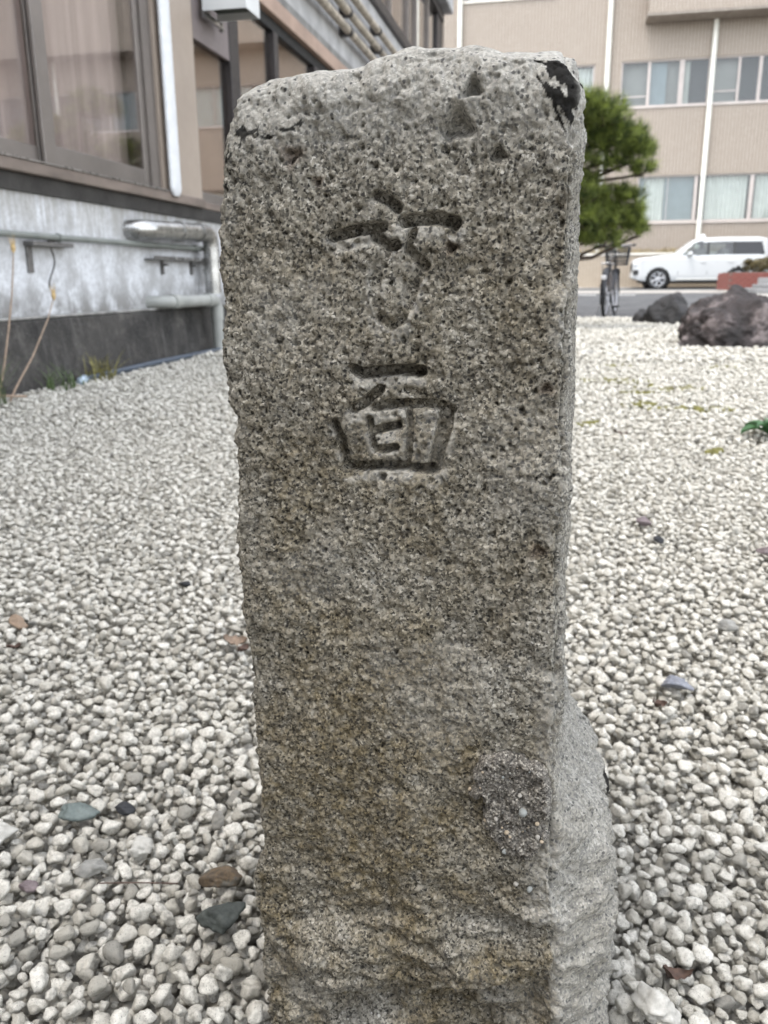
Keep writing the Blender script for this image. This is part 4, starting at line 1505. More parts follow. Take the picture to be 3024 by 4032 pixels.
strokes = [
    ([(-.0971, .5624), (-.0915, .5596), (-.0858, .556)], .0031, .0036), ([(-.1218, .5429), (-.108, .5458), (-.0938, .547)], .0031, .0042),
    ([(-.0822, .5495), (-.0651, .5506), (-.056, .5483)], .0034, .0042), ([(-.0984, .5418), (-.0905, .5376), (-.0863, .5385)], .0032, .0038),
    ([(-.0776, .5439), (-.0796, .5384), (-.079, .535)], .0022, .0026), ([(-.0792, .5354), (-.0718, .5276)], .0030, .0032), ([(-.0945, .5015), (-.0900, .4978), (-.0845, .5005)], .0034, .0026),
    ([(-.0915, .5365), (-.0965, .526), (-.0985, .514), (-.0945, .5025)], .0036, .0011), ([(-.0718, .5276), (-.0775, .518), (-.0805, .509), (-.0842, .5015)], .0036, .0012),
    ([(-.1104, .4738), (-.1049, .472), (-.0865, .4739), (-.0733, .4736)], .0031, .0056), ([(-.0965, .4631), (-.1037, .4568), (-.111, .4527)], .0029, .0038),
    ([(-.0987, .4539), (-.0809, .456), (-.0661, .4564), (-.0566, .4538)], .0028, .0036), ([(-.0814, .4635), (-.0691, .4592)], .0026, .0014),
    ([(-.0593, .4527), (-.0606, .4416), (-.0642, .429), (-.0656, .4218)], .0042, .0034), ([(-.1218, .4446), (-.1187, .4363), (-.1166, .4194)], .0027, .0044),
    ([(-.1154, .4186), (-.0967, .4209), (-.0827, .4216), (-.0675, .4199)], .0027, .0052), ([(-.102, .4471), (-.0997, .4311)], .0022, .0034),
    ([(-.0996, .4406), (-.0862, .444)], .0024, .0036), ([(-.0991, .4298), (-.0875, .4316)], .0024, .0036), ([(-.0797, .4524), (-.079, .4437), (-.0802, .426)], .0022, .0024),
]
wob = .0005 * fbm(P3, 160, 2, .5, 61)
carve = np.zeros(len(U0))
rim_lit = np.zeros(len(U0))
fm = front > .5
for line, wd, dp in strokes:
    wd *= 1.04
    d, fr2 = seg_dist(U0[fm] + wob[fm], Z0[fm] + wob[fm] * .7, line)
    prof_ = 1 - sstep(wd * .68, wd * 1.1, d)
    carve[fm] = np.maximum(carve[fm], dp * 2.2 * prof_)
    carve[fm] = np.maximum(carve[fm], .0006 * (1 - sstep(wd, wd * 2.6, d)))
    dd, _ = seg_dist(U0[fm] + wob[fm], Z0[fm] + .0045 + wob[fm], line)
    rim_lit[fm] = np.maximum(rim_lit[fm], 1 - sstep(wd * .8, wd * 2.0, dd))  # pale below each stroke: light from above painted in
hgt -= carve
rim_lit *= 1 - sstep(.0008, .0018, carve)
pits = [(-.1426, .5832, .0042, .005, 1), (-.1288, .5704, .002, .0025, 1), (-.156, .5549, .0020, .004, 0), (-.0487, .6095, .0052, .010, 0), (-.056, .5943, .0085, .0095, 0), (-.0352, .5798, .0038, .006, 0), (-.0064, .5557, .003, .004, 0),
        (.0001, .5209, .003, .0045, 0), (-.0263, .4762, .0024, .003, 0), (-.022, .4785, .002, .003, 0), (-.007, .4659, .0026, .0035, 1), (-.0327, .3844, .0021, .004, 0), (-.0081, .377, .0032, .003, 1), (-.1135, .359, .0019, .003, 0),
        (-.0037, .4185, .002, .004, 0), (-.0874, .3099, .0017, .004, 0), (-.1073, .5563, .0022, .004, 0), (-.1346, .608, .0022, .003, 0), (-.1469, .3791, .006, .0012, 0), (-.1746, .5558, .002, .003, 0), (-.0027, .547, .0026, .004, 0),
        (-.0579, .5363, .0026, .006, 1), (-.095, .4141, .0028, .0042, 0), (-.1222, .5355, .0019, .003, 0), (-.1265, .6035, .0026, .003, 0), (.001, .3106, .0095, .0034, 0), (-.012, .318, .006, .0018, 0), (-.085, .6, .006, .002, 0), (-.118, .592, .006, .0022, 0), (-.072, .612, .007, .0015, 0)]
g_ = np.random.default_rng(77)
for _ in range(560):
    pits.append((g_.uniform(-.182, .006), g_.uniform(.0, .61) if g_.random() < .35 else g_.uniform(.36, .61), g_.uniform(.0006, .0015), g_.uniform(.0016, .004), 0))
rust = np.zeros(len(U0))
grid_u, grid_z = U0[fm], Z0[fm]
order = np.argsort(grid_z)
zs_sorted = grid_z[order]
fidx = np.nonzero(fm)[0]
for (pu, pz, pr_, pd, ru) in pits:
    a, b_ = np.searchsorted(zs_sorted, [pz - pr_ * 2.2, pz + pr_ * 2.2])
    sel = fidx[order[a:b_]]
    sel = sel[np.abs(U0[sel] - pu) < pr_ * 2.4]
    if len(sel) == 0:
        continue
    d = np.hypot((U0[sel] - pu) * (.85 if ru else 1), Z0[sel] - pz) * (1 + .25 * np.sin(np.arctan2(Z0[sel] - pz, U0[sel] - pu) * 3 + pu * 900))
    hgt[sel] -= pd * (1 - sstep(pr_ * .35, pr_ * 1.15, d))
    if ru:
        rust[sel] = np.maximum(rust[sel], .7 - .7 * sstep(pr_ * .5, pr_ * 1.9, d))
# the swelling on the right flank near the foot
bul = np.interp(Z0, [-.07, 0, .05, .103, .157, .187, .205, .218, .243, .315, .7], [.026, .028, .030, .0325, .0335, .0275, .0145, .0075, 0, 0, 0])
prw = sstep(-.004, .045, W0) * (1 - .25 * sstep(.07, .14, W0))
bul2 = np.interp(Z0, [-.07, .1, .126, .153, .187, .224, .26, .7], [.034, .036, .037, .032, .017, .005, 0, 0]) * sstep(.075, .12, W0) * (1 + .12 * fbm(P3, 45, 2, .5, 73))
swell = np.maximum(bul * prw * (1 + .22 * fbm(P3, 30, 3, .55, 71)), bul2) * rightm
hgt += rightm * sstep(.26, .2, Z0) * (.0055 * fbm(P3, 32, 3, .6, 75) + .002 * fbm(P3, 120, 2, .6, 77))
# flaked-off step along the top right, behind the shoulder
flk = topm * sstep(-.035, -.02, U0) * sstep(.008, .02, W0)
U1 = U0 + nX * hgt + rightm * swell
W1 = W0 + nW * hgt
Z1 = Z0 + topm * .0016 * fbm(P3, 70, 2, .5, 81) + .0012 * sstep(.6, .625, Z0) * fbm(P3 * np.array([1, .6, 0]), 60, 2, .5, 83)
shape = (NZP, NPER)
rings_u, rings_w, rings_z = [U1.reshape(shape)], [W1.reshape(shape)], [Z1.reshape(shape)]
# close the top with shrinking loops, the middle a little higher and rough
lu, lw, lz = U1.reshape(shape)[-1], W1.reshape(shape)[-1], Z1.reshape(shape)[-1]
cu, cw0 = lu.mean(), lw.mean()
NCAP = 44
for k in range(1, NCAP + 1):
    s_ = (1 - k / NCAP)
    s_ = s_ ** .9
    uu, ww = cu + (lu - cu) * s_, cw0 + (lw - cw0) * s_
    p_ = np.stack([uu, ww, np.full_like(uu, .62)], 1)
    zz = it(top_t, uu) * (1 - s_) + lz * s_ - .001 + .0035 * fbm(p_, 45, 3, .55, 91) * (1 - s_) + .0015 * fbm(p_, 160, 2, .5, 93) * (1 - s_ ** 4)
    rings_u.append(uu[None]); rings_w.append(ww[None]); rings_z.append(zz[None])
UU, WW, ZZ = np.concatenate(rings_u), np.concatenate(rings_w), np.concatenate(rings_z)
nr = UU.shape[0]
PV = UU.reshape(-1, 1) * EX + WW.reshape(-1, 1) * EW + np.stack([np.zeros(UU.size)] * 2 + [ZZ.ravel()], 1)
ii = np.arange(nr * NPER).reshape(nr, NPER)
nxt = np.roll(ii, -1, 1)
PQ = np.stack([ii[:-1], nxt[:-1], nxt[1:], ii[1:]], -1).reshape(-1, 4)
post_me = mesh_np('stone_post', PV, PQ)
post = link('stone_post', post_me)
post.location = PO
tag(post, 'weathered square granite post carved with two worn characters standing in gravel', 'stone post')
# stain masks carried by the vertices: brown, black crust, pale wear with painted light, rust
full = np.zeros((nr * NPER, 4), np.float32)
nv = NZP * NPER
brown = np.clip(.64 + .7 * fbm(P3, 9, 3, .5, 101) + .28 * fbm(P3, 40, 2, .5, 103), 0, 1) * sstep(.62, .5, Z0)
brown = np.clip(brown * np.interp(Z0, [0, .18, .3, .42, .56, .62], [1.6, 1.35, .95, .8, .6, .1]), 0, 1) * (.5 + .5 * front)


def inside(pu, pz, poly):
    c = np.zeros(len(pu), bool)
    j = len(poly) - 1
    for i in range(len(poly)):
        xi, zi = poly[i]
        xj, zj = poly[j]
        c ^= ((zi > pz) != (zj > pz)) & (pu < (xj - xi) * (pz - zi) / (zj - zi + 1e-12) + xi)
        j = i
    return c


wz = .0022 * fbm(P3, 170, 3, .6, 111)
black = np.zeros(len(U0))
def soft_patch(poly, spread, noise):
    d_ = np.full(len(U0), 1e9)
    for a_ in range(len(poly)):
        e_, _ = seg_dist(U0, Z0, [poly[a_], poly[(a_ + 1) % len(poly)]])
        d_ = np.minimum(d_, e_)
    return np.where(inside(U0, Z0, poly), d_, -d_) / spread + noise


near_top = (Z0 > .56) & (front > .05)
crust = soft_patch([(-.021, .6215), (-.009, .6225), (.0015, .618), (.003, .607), (.0015, .5975), (-.0025, .6005), (-.004, .6085), (-.014, .613)], .0022, 1.1 * fbm(P3, 190, 3, .6, 111)) > .35
streak = soft_patch([(-.0175, .612), (-.004, .610), (.002, .594), (-.003, .588), (-.009, .598)], .003, 1.5 * fbm(np.stack([U0 + Z0 * .6, W0, Z0 * .22], 1), 420, 2, .6, 113)) > .8
black[(crust | streak) & near_top] = .96
black *= front
# black crust on the right flank, high and low
sp_ = fbm(np.stack([W0, U0, Z0 * .45], 1), 38, 3, .5, 121)
rag = .22 * fbm(P3, 230, 3, .6, 125)
black = np.maximum(black, .93 * rightm * np.maximum(sstep(.36, .46, sp_ + rag) * (Z0 > .5) * (W0 > .03), sstep(.0, .1, sp_ + rag) * sstep(.225, .205, Z0) * sstep(.112, .13, Z0) * sstep(.082, .092, W0)))
black = np.maximum(black, .8 * (1 - front) * (1 - rightm) * sstep(.52, .68, fbm(P3, 34, 3, .5, 123) + rag) * sstep(.6, .58, Z0))
ldark = inside(U0 + wz * 2, Z0 + wz * 2, [(-.178, .597), (-.166, .600), (-.150, .597), (-.138, .599), (-.137, .596), (-.150, .593), (-.163, .5945), (-.1715, .590), (-.176, .578), (-.183, .560), (-.183, .585)])
black = np.maximum(black, ldark * (fbm(P3, 260, 3, .6, 127) > .12) * .9)
pale = np.clip(.72 * topm + .6 * rim_lit * front * (fbm(P3, 120, 2, .5, 131) > -.25) + .55 * sstep(-.012, .004, U0) * front * (fbm(P3, 30, 3, .5, 133) > -.05) + (.15 + .35 * sstep(.27, .21, Z0)) * rightm
               + .22 * front * sstep(.2, .55, fbm(P3, 14, 3, .5, 137)), 0, 1)  # top, flank and below-stroke terms paint sky light; the rest is wear
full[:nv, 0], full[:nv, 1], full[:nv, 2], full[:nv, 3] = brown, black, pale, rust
full[nv:, 2] = .9  # cap painted pale as if lit from the sky
at = post_me.attributes.new('stain_light', 'FLOAT_COLOR', 'POINT')
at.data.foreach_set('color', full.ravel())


def granite_material():
    m = bpy.data.materials.new('weathered_granite')
    nt, b = nodes_of(m)
    g = G(nt)
    co = g.n('ShaderNodeTexCoord').outputs['Object']
    st = g.n('ShaderNodeAttribute')
    st.attribute_name = 'stain_light'
    sp_ = g.n('ShaderNodeSeparateColor')
    g.l(st.outputs['Color'], sp_.inputs[0])
    wv = g.n('ShaderNodeTexNoise')
    wv.inputs['Scale'].default_value = 500
    wv.inputs['Detail'].default_value = 2
    g.l(co, wv.inputs['Vector'])
    wp = g.n('ShaderNodeVectorMath')
    wp.operation = 'MULTIPLY_ADD'
    g.l(wv.outputs['Color'], wp.inputs[0])
    wp.inputs[1].default_value = (.0018,) * 3
    g.l(co, wp.inputs[2])
    v = wp.outputs[0]

    def vor(scale):
        q_ = g.n('ShaderNodeTexVoronoi')
        q_.inputs['Scale'].default_value = scale
        g.l(v, q_.inputs['Vector'])
        s2 = g.n('ShaderNodeSeparateColor')
        g.l(q_.outputs['Color'], s2.inputs[0])
        return s2.outputs[0], q_.outputs['Distance']
    a, _ = vor(820)
    a2, d2 = vor(430)
    grain = g.ramp(a, [(0, (.06, .059, .057)), (.16, (.15, .146, .137)), (.4, (.27, .26, .234)), (.72, (.38, .368, .33)), (.9, (.52, .508, .47)), (1, (.68, .675, .655))])
    bio = g.ramp(a2, [(.86, 0.0), (.9, 1.0)])
    bio = g.math('MULTIPLY', bio, g.ramp(d2, [(.3, 1.0), (.55, 0.0)]))
    c = g.mix(g.math('MULTIPLY', bio, .9), grain, (.018, .018, .02))
    fel = g.ramp(a2, [(.1, 1.0), (.14, 0.0)])
    c = g.mix(g.math('MULTIPLY', fel, .55), c, (.60, .595, .57))
    big = g.noise(co, 26, 5, .62)
    c = g.mix(g.ramp(big, [(.36, .55), (.62, 0.0)]), c, (.55, .53, .49), 'MULTIPLY')
    # brown film of lichen and soil
    bn = g.noise(co, 140, 4, .65)
    br_ = g.math('MULTIPLY', sp_.outputs[0], g.ramp(bn, [(.28, .25), (.62, 1.0)]))
    c = g.mix(br_, c, (.62, .53, .365), 'MULTIPLY')
    # pale worn edge and patches, plus sky light painted on top, flank, strokes
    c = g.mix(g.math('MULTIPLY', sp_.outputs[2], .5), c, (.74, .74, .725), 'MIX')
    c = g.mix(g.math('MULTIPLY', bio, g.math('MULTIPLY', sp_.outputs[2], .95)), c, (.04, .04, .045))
    c = g.mix(g.math('MULTIPLY', st.outputs['Alpha'], .75), c, (.3, .16, .09), 'MULTIPLY')
    c = g.mix(sp_.outputs[1], c, (.016, .016, .017))
    c = g.mix(1.0, c, (.66, .652, .625), 'MULTIPLY')
    g.l(g.math('MULTIPLY', g.math('SUBTRACT', 1.0, sp_.outputs[1]), .35), b.inputs['Specular IOR Level'])
    g.l(c, b.inputs['Base Color'])
    b.inputs['Roughness'].default_value = .88
    h = g.math('ADD', g.math('MULTIPLY', a, .6), g.noise(co, 1300, 3, .6))
    g.bump(h, .55, .0009, b)
    return m


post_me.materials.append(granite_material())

# lump of old cement stuck to the lower right of the face, with grit in it
cem_poly = [(-.0421, .2393), (-.0381, .2486), (-.0246, .2528), (-.0111, .2533), (-.003, .2499), (.0045, .2377), (.0062, .2163), (.0055, .194), (-.003, .1821), (-.0198, .1838), (-.0285, .1969), (-.0332, .2154), (-.0405, .227)]
NC = 110
cuv = np.linspace(-.046, .0065, NC)
czv = np.linspace(.176, .258, int(NC * 1.55))
cu2, cz2 = np.meshgrid(cuv, czv)
fu, fz = cu2.ravel(), cz2.ravel()
pc = np.stack([fu, np.zeros_like(fu), fz], 1)
dd = np.full(len(fu), 1e9)
for i in range(len(cem_poly)):
    d, _ = seg_dist(fu, fz, [cem_poly[i], cem_poly[(i + 1) % len(cem_poly)]])
    dd = np.minimum(dd, d)
dd = np.where(inside(fu, fz, cem_poly), dd, -dd) + .0045 * fbm(pc, 95, 3, .6, 201)
rise = .0068 * sstep(0, .0035, dd) * np.interp(fz, [.176, .2, .235, .256], [.55, .7, .95, 1.15])
rise -= .0026 * np.exp(-(((fu + .019) / .005) ** 2 + ((fz - .234) / .007) ** 2)) + .0018 * np.exp(-(((fu + .012) / .004) ** 2 + ((fz - .245) / .003) ** 2))
rise += (.0014 * fbm(pc, 180, 3, .6, 203) + .0009 * fbm(pc, 600, 2, .6, 205)) * sstep(0, .003, dd)
# follow the stone face under it
fr_h = U1.reshape(shape)[:, :NF], W1.reshape(shape)[:, :NF], Z1.reshape(shape)[:, :NF]
zi = np.clip(np.round(np.interp(fz, Z0.reshape(shape)[:, NF // 2], np.arange(NZP))), 0, NZP - 1).astype(int)
XLc, XRc = it(left_t, fz), it(right_t, fz)
ui = np.clip(np.round((fu - XLc) / (XRc - XLc) * (NF - 1)), 0, NF - 1).astype(int)
basew = fr_h[1][zi, ui]
cwv = basew - rise + np.where(dd < 0, .004, -.0006)
CV = fu[:, None] * EX + cwv[:, None] * EW + np.stack([np.zeros(len(fu))] * 2 + [fz], 1)
ci = np.arange(len(fu)).reshape(cu2.shape)
CQ = np.stack([ci[:-1, :-1], ci[:-1, 1:], ci[1:, 1:], ci[1:, :-1]], -1).reshape(-1, 4)
CQ = CQ[(dd[CQ] > -.0008).any(1)]
cem = bpy.data.materials.new('dirty_cement')
nt_, bs2 = nodes_of(cem)
gg = G(nt_)
cco = gg.n('ShaderNodeTexCoord').outputs['Object']
cvo = gg.n('ShaderNodeTexVoronoi')
cvo.inputs['Scale'].default_value = 950
gg.l(cco, cvo.inputs['Vector'])
csp = gg.n('ShaderNodeSeparateColor')
gg.l(cvo.outputs['Color'], csp.inputs[0])
ccl = gg.ramp(csp.outputs[0], [(0, (.05, .046, .042)), (.4, (.125, .116, .103)), (.8, (.21, .197, .174)), (1, (.4, .38, .335))])
ccl = gg.mix(gg.ramp(gg.noise(cco, 90, 4, .6), [(.36, .6), (.62, 0.0)]), ccl, (.5, .47, .43), 'MULTIPLY')
gg.l(ccl, bs2.inputs['Base Color'])
bs2.inputs['Roughness'].default_value = .95
gg.bump(csp.outputs[0], .7, .0012, bs2)
co_ = link('cement_patch', mesh_np('cement_patch', CV, CQ), cem, post)
co_['label'] = 'rough dark cement patch with embedded grit'
pv, pf = ICO2
grit_cols = [mk('grit_grey', (.25, .265, .26), .8, .2, 300), mk('grit_cream', (.42, .35, .26), .7, .15, 300), mk('grit_white', (.3, .287, .26), .7, .15, 300)]
grit = [(-.0096, .2188, .0034, 0), (-.0248, .2118, .0019, 2), (-.0316, .2074, .0016, 1), (-.0185, .2021, .0018, 1), (-.0165, .1995, .0012, 1), (-.0195, .188, .0022, 0), (-.0418, .2258, .0013, 1), (-.0115, .2290, .0019, 2), (-.001, .2105, .0017, 1), (-.0005, .2015, .002, 2), (.002, .199, .0014, 1),
        (-.012, .1645, .0020, 2), (-.004, .1615, .0026, 0)]
for _ in range(32):
    a, b_ = g_.uniform(-.04, .004), g_.uniform(.186, .25)
    grit.append((a, b_, g_.uniform(.0005, .0011), int(g_.integers(0, 3))))
gm = [mesh_np('grit', rock_shape(pv, 9, (.6, .9), .05, 2, 1.1 * k) * np.array([1, .8, .95]), pf) for k in (1, 2, 3)]
for k in range(3):
    gm[k].materials.append(grit_cols[k])
for (a, b_, s_, k) in grit:
    j = int(np.argmin((fu - a) ** 2 + (fz - b_) ** 2))
    if s_ < .0012 and dd[j] < .002:
        continue
    wq = cwv[j] - s_ * .25 if dd[j] > 0 else basew[j] - s_ * .3
    o = link('grit', gm[k], None, co_)
    o.location = Vector(tuple(a * EX + wq * EW)) + Vector((0, 0, b_))
    o.scale = (s_, s_, s_)
    o.rotation_euler = (g_.uniform(0, 6), g_.uniform(0, 6), g_.uniform(0, 6))

# dry leaf caught behind the right arris
dl = link('dead_leaf', mesh_np('dead_leaf', [(0, 0, 0), (.006, .002, .006), (.010, .001, .013), (.006, -.002, .019), (0, 0, .024), (.003, -.005, .012)], [(0, 1, 5, 5), (1, 2, 5, 5), (2, 3, 5, 5), (3, 4, 5, 5)]), mk('brown_leaf', (.25, .15, .08), .8, .2, 200))
dl.location = Vector(tuple(.0045 * EX + .10 * EW)) + PO + Vector((.002, 0, .50))
tag(dl, 'small brown dead leaf stuck to the right flank of the post', 'leaf')

# ------------------------------------------------------------------ gravel
NV_ = 18
variants = []
for k in range(NV_):
    gk = np.random.default_rng(900 + k)
    V = rock_shape(ICO3[0], int(gk.integers(8, 13)), (.46, .86), .09, 2.2, .37 * k + .11, .018)
    V = V * (1 + .075 * fbm(V, 4.5, 3, .6, k))[:, None]
    dims = np.array([1.0, gk.uniform(.68, .95), gk.uniform(.58, .82)])
    V = V * dims / np.abs(V).max(0).mean()
    me = mesh_np('pebble', V, ICO3[1])
    me.materials.append(M['gravel'])
    variants.append((me, np.abs(V).max(0)))


def deposit(xr, yr, cell, mean_r, layers, inside_fn, hm0, seed, base=-.022, K=5):
    """drop stones one by one on a height map, each at the lowest of K tries"""
    g_ = np.random.default_rng(seed)
    nx_, ny_ = int((xr[1] - xr[0]) / cell) + 1, int((yr[1] - yr[0]) / cell) + 1
    hm = np.full((ny_, nx_), base)
    hm0(hm, xr[0], yr[0], cell)
    flat = hm.ravel()
    sizes = mean_r * np.array([.6, .8, 1.0, 1.0, 1.2, 1.45, 1.85])
    temps = []
    for vi in range(NV_):
        for s_ in sizes:
            for yw in np.arange(8) * math.pi / 8:
                a, b_, c = variants[vi][1] * s_
                rr = int(max(a, b_) / cell) + 1
                gx, gy = np.meshgrid(np.arange(-rr, rr + 1), np.arange(-rr, rr + 1))
                X, Y = gx * cell, gy * cell
                xr_, yr_ = X * math.cos(yw) + Y * math.sin(yw), -X * math.sin(yw) + Y * math.cos(yw)
                q_ = (xr_ / a) ** 2 + (yr_ / b_) ** 2
                k_ = q_ < 1
                if not k_.any():
                    k_ = q_ <= q_.min()
                h_ = c * np.sqrt(np.clip(1 - q_[k_], 0, 1)) ** .7
                temps.append((gy[k_] * nx_ + gx[k_], h_, rr, c, vi, s_, yw))
    area = 0
    n_try = 60000
    # usable area by sampling
    tx, ty = g_.uniform(*xr, n_try), g_.uniform(*yr, n_try)
    area = inside_fn(tx, ty).mean() * (xr[1] - xr[0]) * (yr[1] - yr[0])
    count = int(layers * area / (math.pi * (mean_r * .86) ** 2) * .80)
    pool = int(count * K * (xr[1] - xr[0]) * (yr[1] - yr[0]) / area * 1.08) + 100
    px, py = g_.uniform(xr[0] + .05, xr[1] - .05, pool), g_.uniform(yr[0] + .05, yr[1] - .05, pool)
    ok = inside_fn(px, py)
    px, py = px[ok], py[ok]
    count = min(count, len(px) // K)
    ix, iy = ((px - xr[0]) / cell).astype(np.int64), ((py - yr[0]) / cell).astype(np.int64)
    lin = iy * nx_ + ix
    tsel = g_.integers(0, len(temps), count)
    order_big = np.argsort(-np.array([temps[t][5] for t in tsel]) * g_.uniform(.3, 1, count))
    tsel = tsel[order_big][::-1] if False else tsel
    out = []
    for n_ in range(count):
        off, h_, rr, c, vi, s_, yw = temps[tsel[n_]]
        cand = lin[n_ * K:(n_ + 1) * K]
        zc = (flat[cand[:, None] + off[None, :]] + h_[None, :]).max(1)
        b_ = int(zc.argmin())
        z = zc[b_] - c * .12
        if z > .045:
            continue
        idx = cand[b_] + off
        flat[idx] = np.maximum(flat[idx], z + h_)
        out.append((px[n_ * K + b_], py[n_ * K + b_], z, vi, s_, yw, c))
    return np.array(out), flat.reshape(hm.shape)


def post_block(hm, x0, y0, cell):
    ny_, nx_ = hm.shape
    gx, gy = np.meshgrid(x0 + np.arange(nx_) * cell, y0 + np.arange(ny_) * cell)
    lu_ = (gx - PO.x) * EX[0] + (gy - PO.y) * EX[1]
    lw_ = (gx - PO.x) * EW[0] + (gy - PO.y) * EW[1]
    hm[(lu_ > -.187) & (lu_ < .047) & (lw_ > .012) & (lw_ < .18)] = 9
    hm[(lu_ > -.187) & (lu_ < .026) & (lw_ > -.006) & (lw_ < .18)] = 9


def rock_block(hm, x0, y0, cell):
    pass


def field(ya, yb, m=.35):
    return lambda x, y: (x > np.maximum(-2.52, -.745 * y - m)) & (x < .23 * y + m) & (y > ya) & (y < yb)


zones = [
    ((-2.60, 1.3), (.15, 2.9), .0020, .0051, 1.6, field(.17, 2.8, .5), post_block, 1),
    ((-2.60, 1.9), (2.7, 5.6), .0030, .0073, 1.3, field(2.8, 5.45), rock_block, 2),
    ((-2.60, 3.3), (5.4, 11.85), .0046, .0112, 1.25, field(5.45, 11.74), rock_block, 3),
]
allst = []
near_hm = None
for z in zones:
    res, hmz = deposit(*z)
    if near_hm is None:
        near_hm = (hmz, z[0][0], z[1][0], z[2])
    allst.append(res)
near = allst[0]
# keep out the stones that poke into the odd stones laid on top later
camR = np.array(cam.matrix_world.to_3x3())
camC = np.array(cam.location if False else cam.matrix_world.translation)


def frame_xy(P):
    qv = (P - camC) @ camR
    return qv[:, 0] / -qv[:, 2], qv[:, 1] / -qv[:, 2], -qv[:, 2]


allS = np.concatenate(allst)
rots = np.stack([rng.normal(0, .3, len(allS)), rng.normal(0, .3, len(allS)), allS[:, 5] + rng.choice([0, math.pi], len(allS))], 1)
# stones that show largest from where the picture was taken, and lie on top
fx, fy, fdist = frame_xy(allS[:, :3])
hmz, hx, hy, hc = near_hm
hix = np.clip(((allS[:, 0] - hx) / hc).astype(int), 0, hmz.shape[1] - 1)
hiy = np.clip(((allS[:, 1] - hy) / hc).astype(int), 0, hmz.shape[0] - 1)
ontop = (allS[:, 2] + allS[:, 6] > hmz[hiy, hix] - .0015) & (np.arange(len(allS)) < len(near))
lim_x, lim_y = 13.5 / 29.46, 18 / 29.46
lu_ = (allS[:, 0] - PO.x) * EX[0] + (allS[:, 1] - PO.y) * EX[1]
az = np.arctan2(allS[:, 0], allS[:, 1])
hidden = (az < math.atan2(.03, .47)) & (az > math.atan2(-.187, .44)) & (allS[:, 1] > .45)
score = np.where((np.abs(fx) < lim_x * .99) & (np.abs(fy) < lim_y * .995) & ontop & ~hidden, allS[:, 4] / fdist, 0)
big = np.argsort(-score)[:300]
is_big = np.zeros(len(allS), bool)
is_big[big] = True
for i in big:
    o = link('pebble', variants[int(allS[i, 3])][0], None, GBED)
    o.location = allS[i, :3]
    o.rotation_euler = rots[i]
    o.scale = (allS[i, 4],) * 3

# the rest of the gravel: one object of instanced stones
rest = ~is_big
pm = bpy.data.meshes.new('gravel')
pm.vertices.add(int(rest.sum()))
pm.vertices.foreach_set('co', allS[rest, :3].astype(np.float32).ravel())
for nm, ty, dat in (('rot', 'FLOAT_VECTOR', rots[rest].astype(np.float32)), ('siz', 'FLOAT', allS[rest, 4].astype(np.float32)), ('pick', 'INT', allS[rest, 3].astype(np.int32))):
    a_ = pm.attributes.new(nm, ty, 'POINT')
    a_.data.foreach_set('vector' if ty == 'FLOAT_VECTOR' else 'value', dat.ravel())
gravel = link('gravel', pm, None, GBED)
gravel['kind'] = 'stuff'
ng = bpy.data.node_groups.new('scatter_stones', 'GeometryNodeTree')
ng.interface.new_socket('Geometry', in_out='INPUT', socket_type='NodeSocketGeometry')
ng.interface.new_socket('Geometry', in_out='OUTPUT', socket_type='NodeSocketGeometry')
gi, go = ng.nodes.new('NodeGroupInput'), ng.nodes.new('NodeGroupOutput')
iop = ng.nodes.new('GeometryNodeInstanceOnPoints')
ci_ = ng.nodes.new('GeometryNodeCollectionInfo')
vc = bpy.data.collections.new('stone_shapes')
for k, (me, _) in enumerate(variants):
    o = bpy.data.objects.new('stone_shape', me)
    vc.objects.link(o)
ci_.inputs['Collection'].default_value = vc
ci_.inputs['Separate Children'].default_value = True
ci_.inputs['Reset Children'].default_value = True


def named(nm, ty):
    q_ = ng.nodes.new('GeometryNodeInputNamedAttribute')
    q_.data_type = ty
    q_.inputs[0].default_value = nm
    return q_.outputs[0]


e2r = ng.nodes.new('FunctionNodeEulerToRotation')
ng.links.new(named('rot', 'FLOAT_VECTOR'), e2r.inputs[0])
ng.links.new(gi.outputs[0], iop.inputs['Points'])
ng.links.new(ci_.outputs[0], iop.inputs['Instance'])
iop.inputs['Pick Instance'].default_value = True
ng.links.new(named('pick', 'INT'), iop.inputs['Instance Index'])
ng.links.new(e2r.outputs[0], iop.inputs['Rotation'])
ng.links.new(named('siz', 'FLOAT'), iop.inputs['Scale'])
ng.links.new(iop.outputs[0], go.inputs[0])
md = gravel.modifiers.new('scatter', 'NODES')
md.node_group = ng


def gz(x, y, r=.006):
    """height of the gravel surface near the camera"""
    if y > 2.8:
        return .006
    a, b_ = int((x - hx) / hc), int((y - hy) / hc)
    k = max(1, int(r / hc))
    pt = hmz[max(b_ - k, 0):b_ + k + 1, max(a - k, 0):a + k + 1]
    pt = pt[pt < 1]
    return float(pt.max()) if pt.size else 0.0


# ------------------------------------------------------------------ odd stones among the gravel
C_ = {
    'green': stone_material('green_grey_stone', (.09, .115, .11), (.17, .2, .19), 60, .4),
    'black': stone_material('black_slate', (.012, .013, .016), (.03, .032, .036), 60, .3),
    'dark': stone_material('dark_green_stone', (.03, .036, .033), (.075, .085, .078), 60, .5),
    'brown': stone_material('ochre_brown_stone', (.055, .042, .03), (.17, .115, .06), 90, .7, (.07, .075, .068)),
    'blue': stone_material('blue_grey_stone', (.14, .15, .18), (.26, .27, .3), 60, .4),
    'tan': stone_material('tan_stone', (.2, .145, .1), (.31, .225, .16), 50, .3),
    'plum': stone_material('plum_stone', (.11, .085, .09), (.22, .18, .185), 60, .4),
    'grey': stone_material('plain_grey_stone', (.2, .2, .19), (.36, .35, .32), 60, .4),
    'pale': stone_material('pale_grey_stone', (.36, .35, .32), (.55, .54, .5), 60, .4),
}
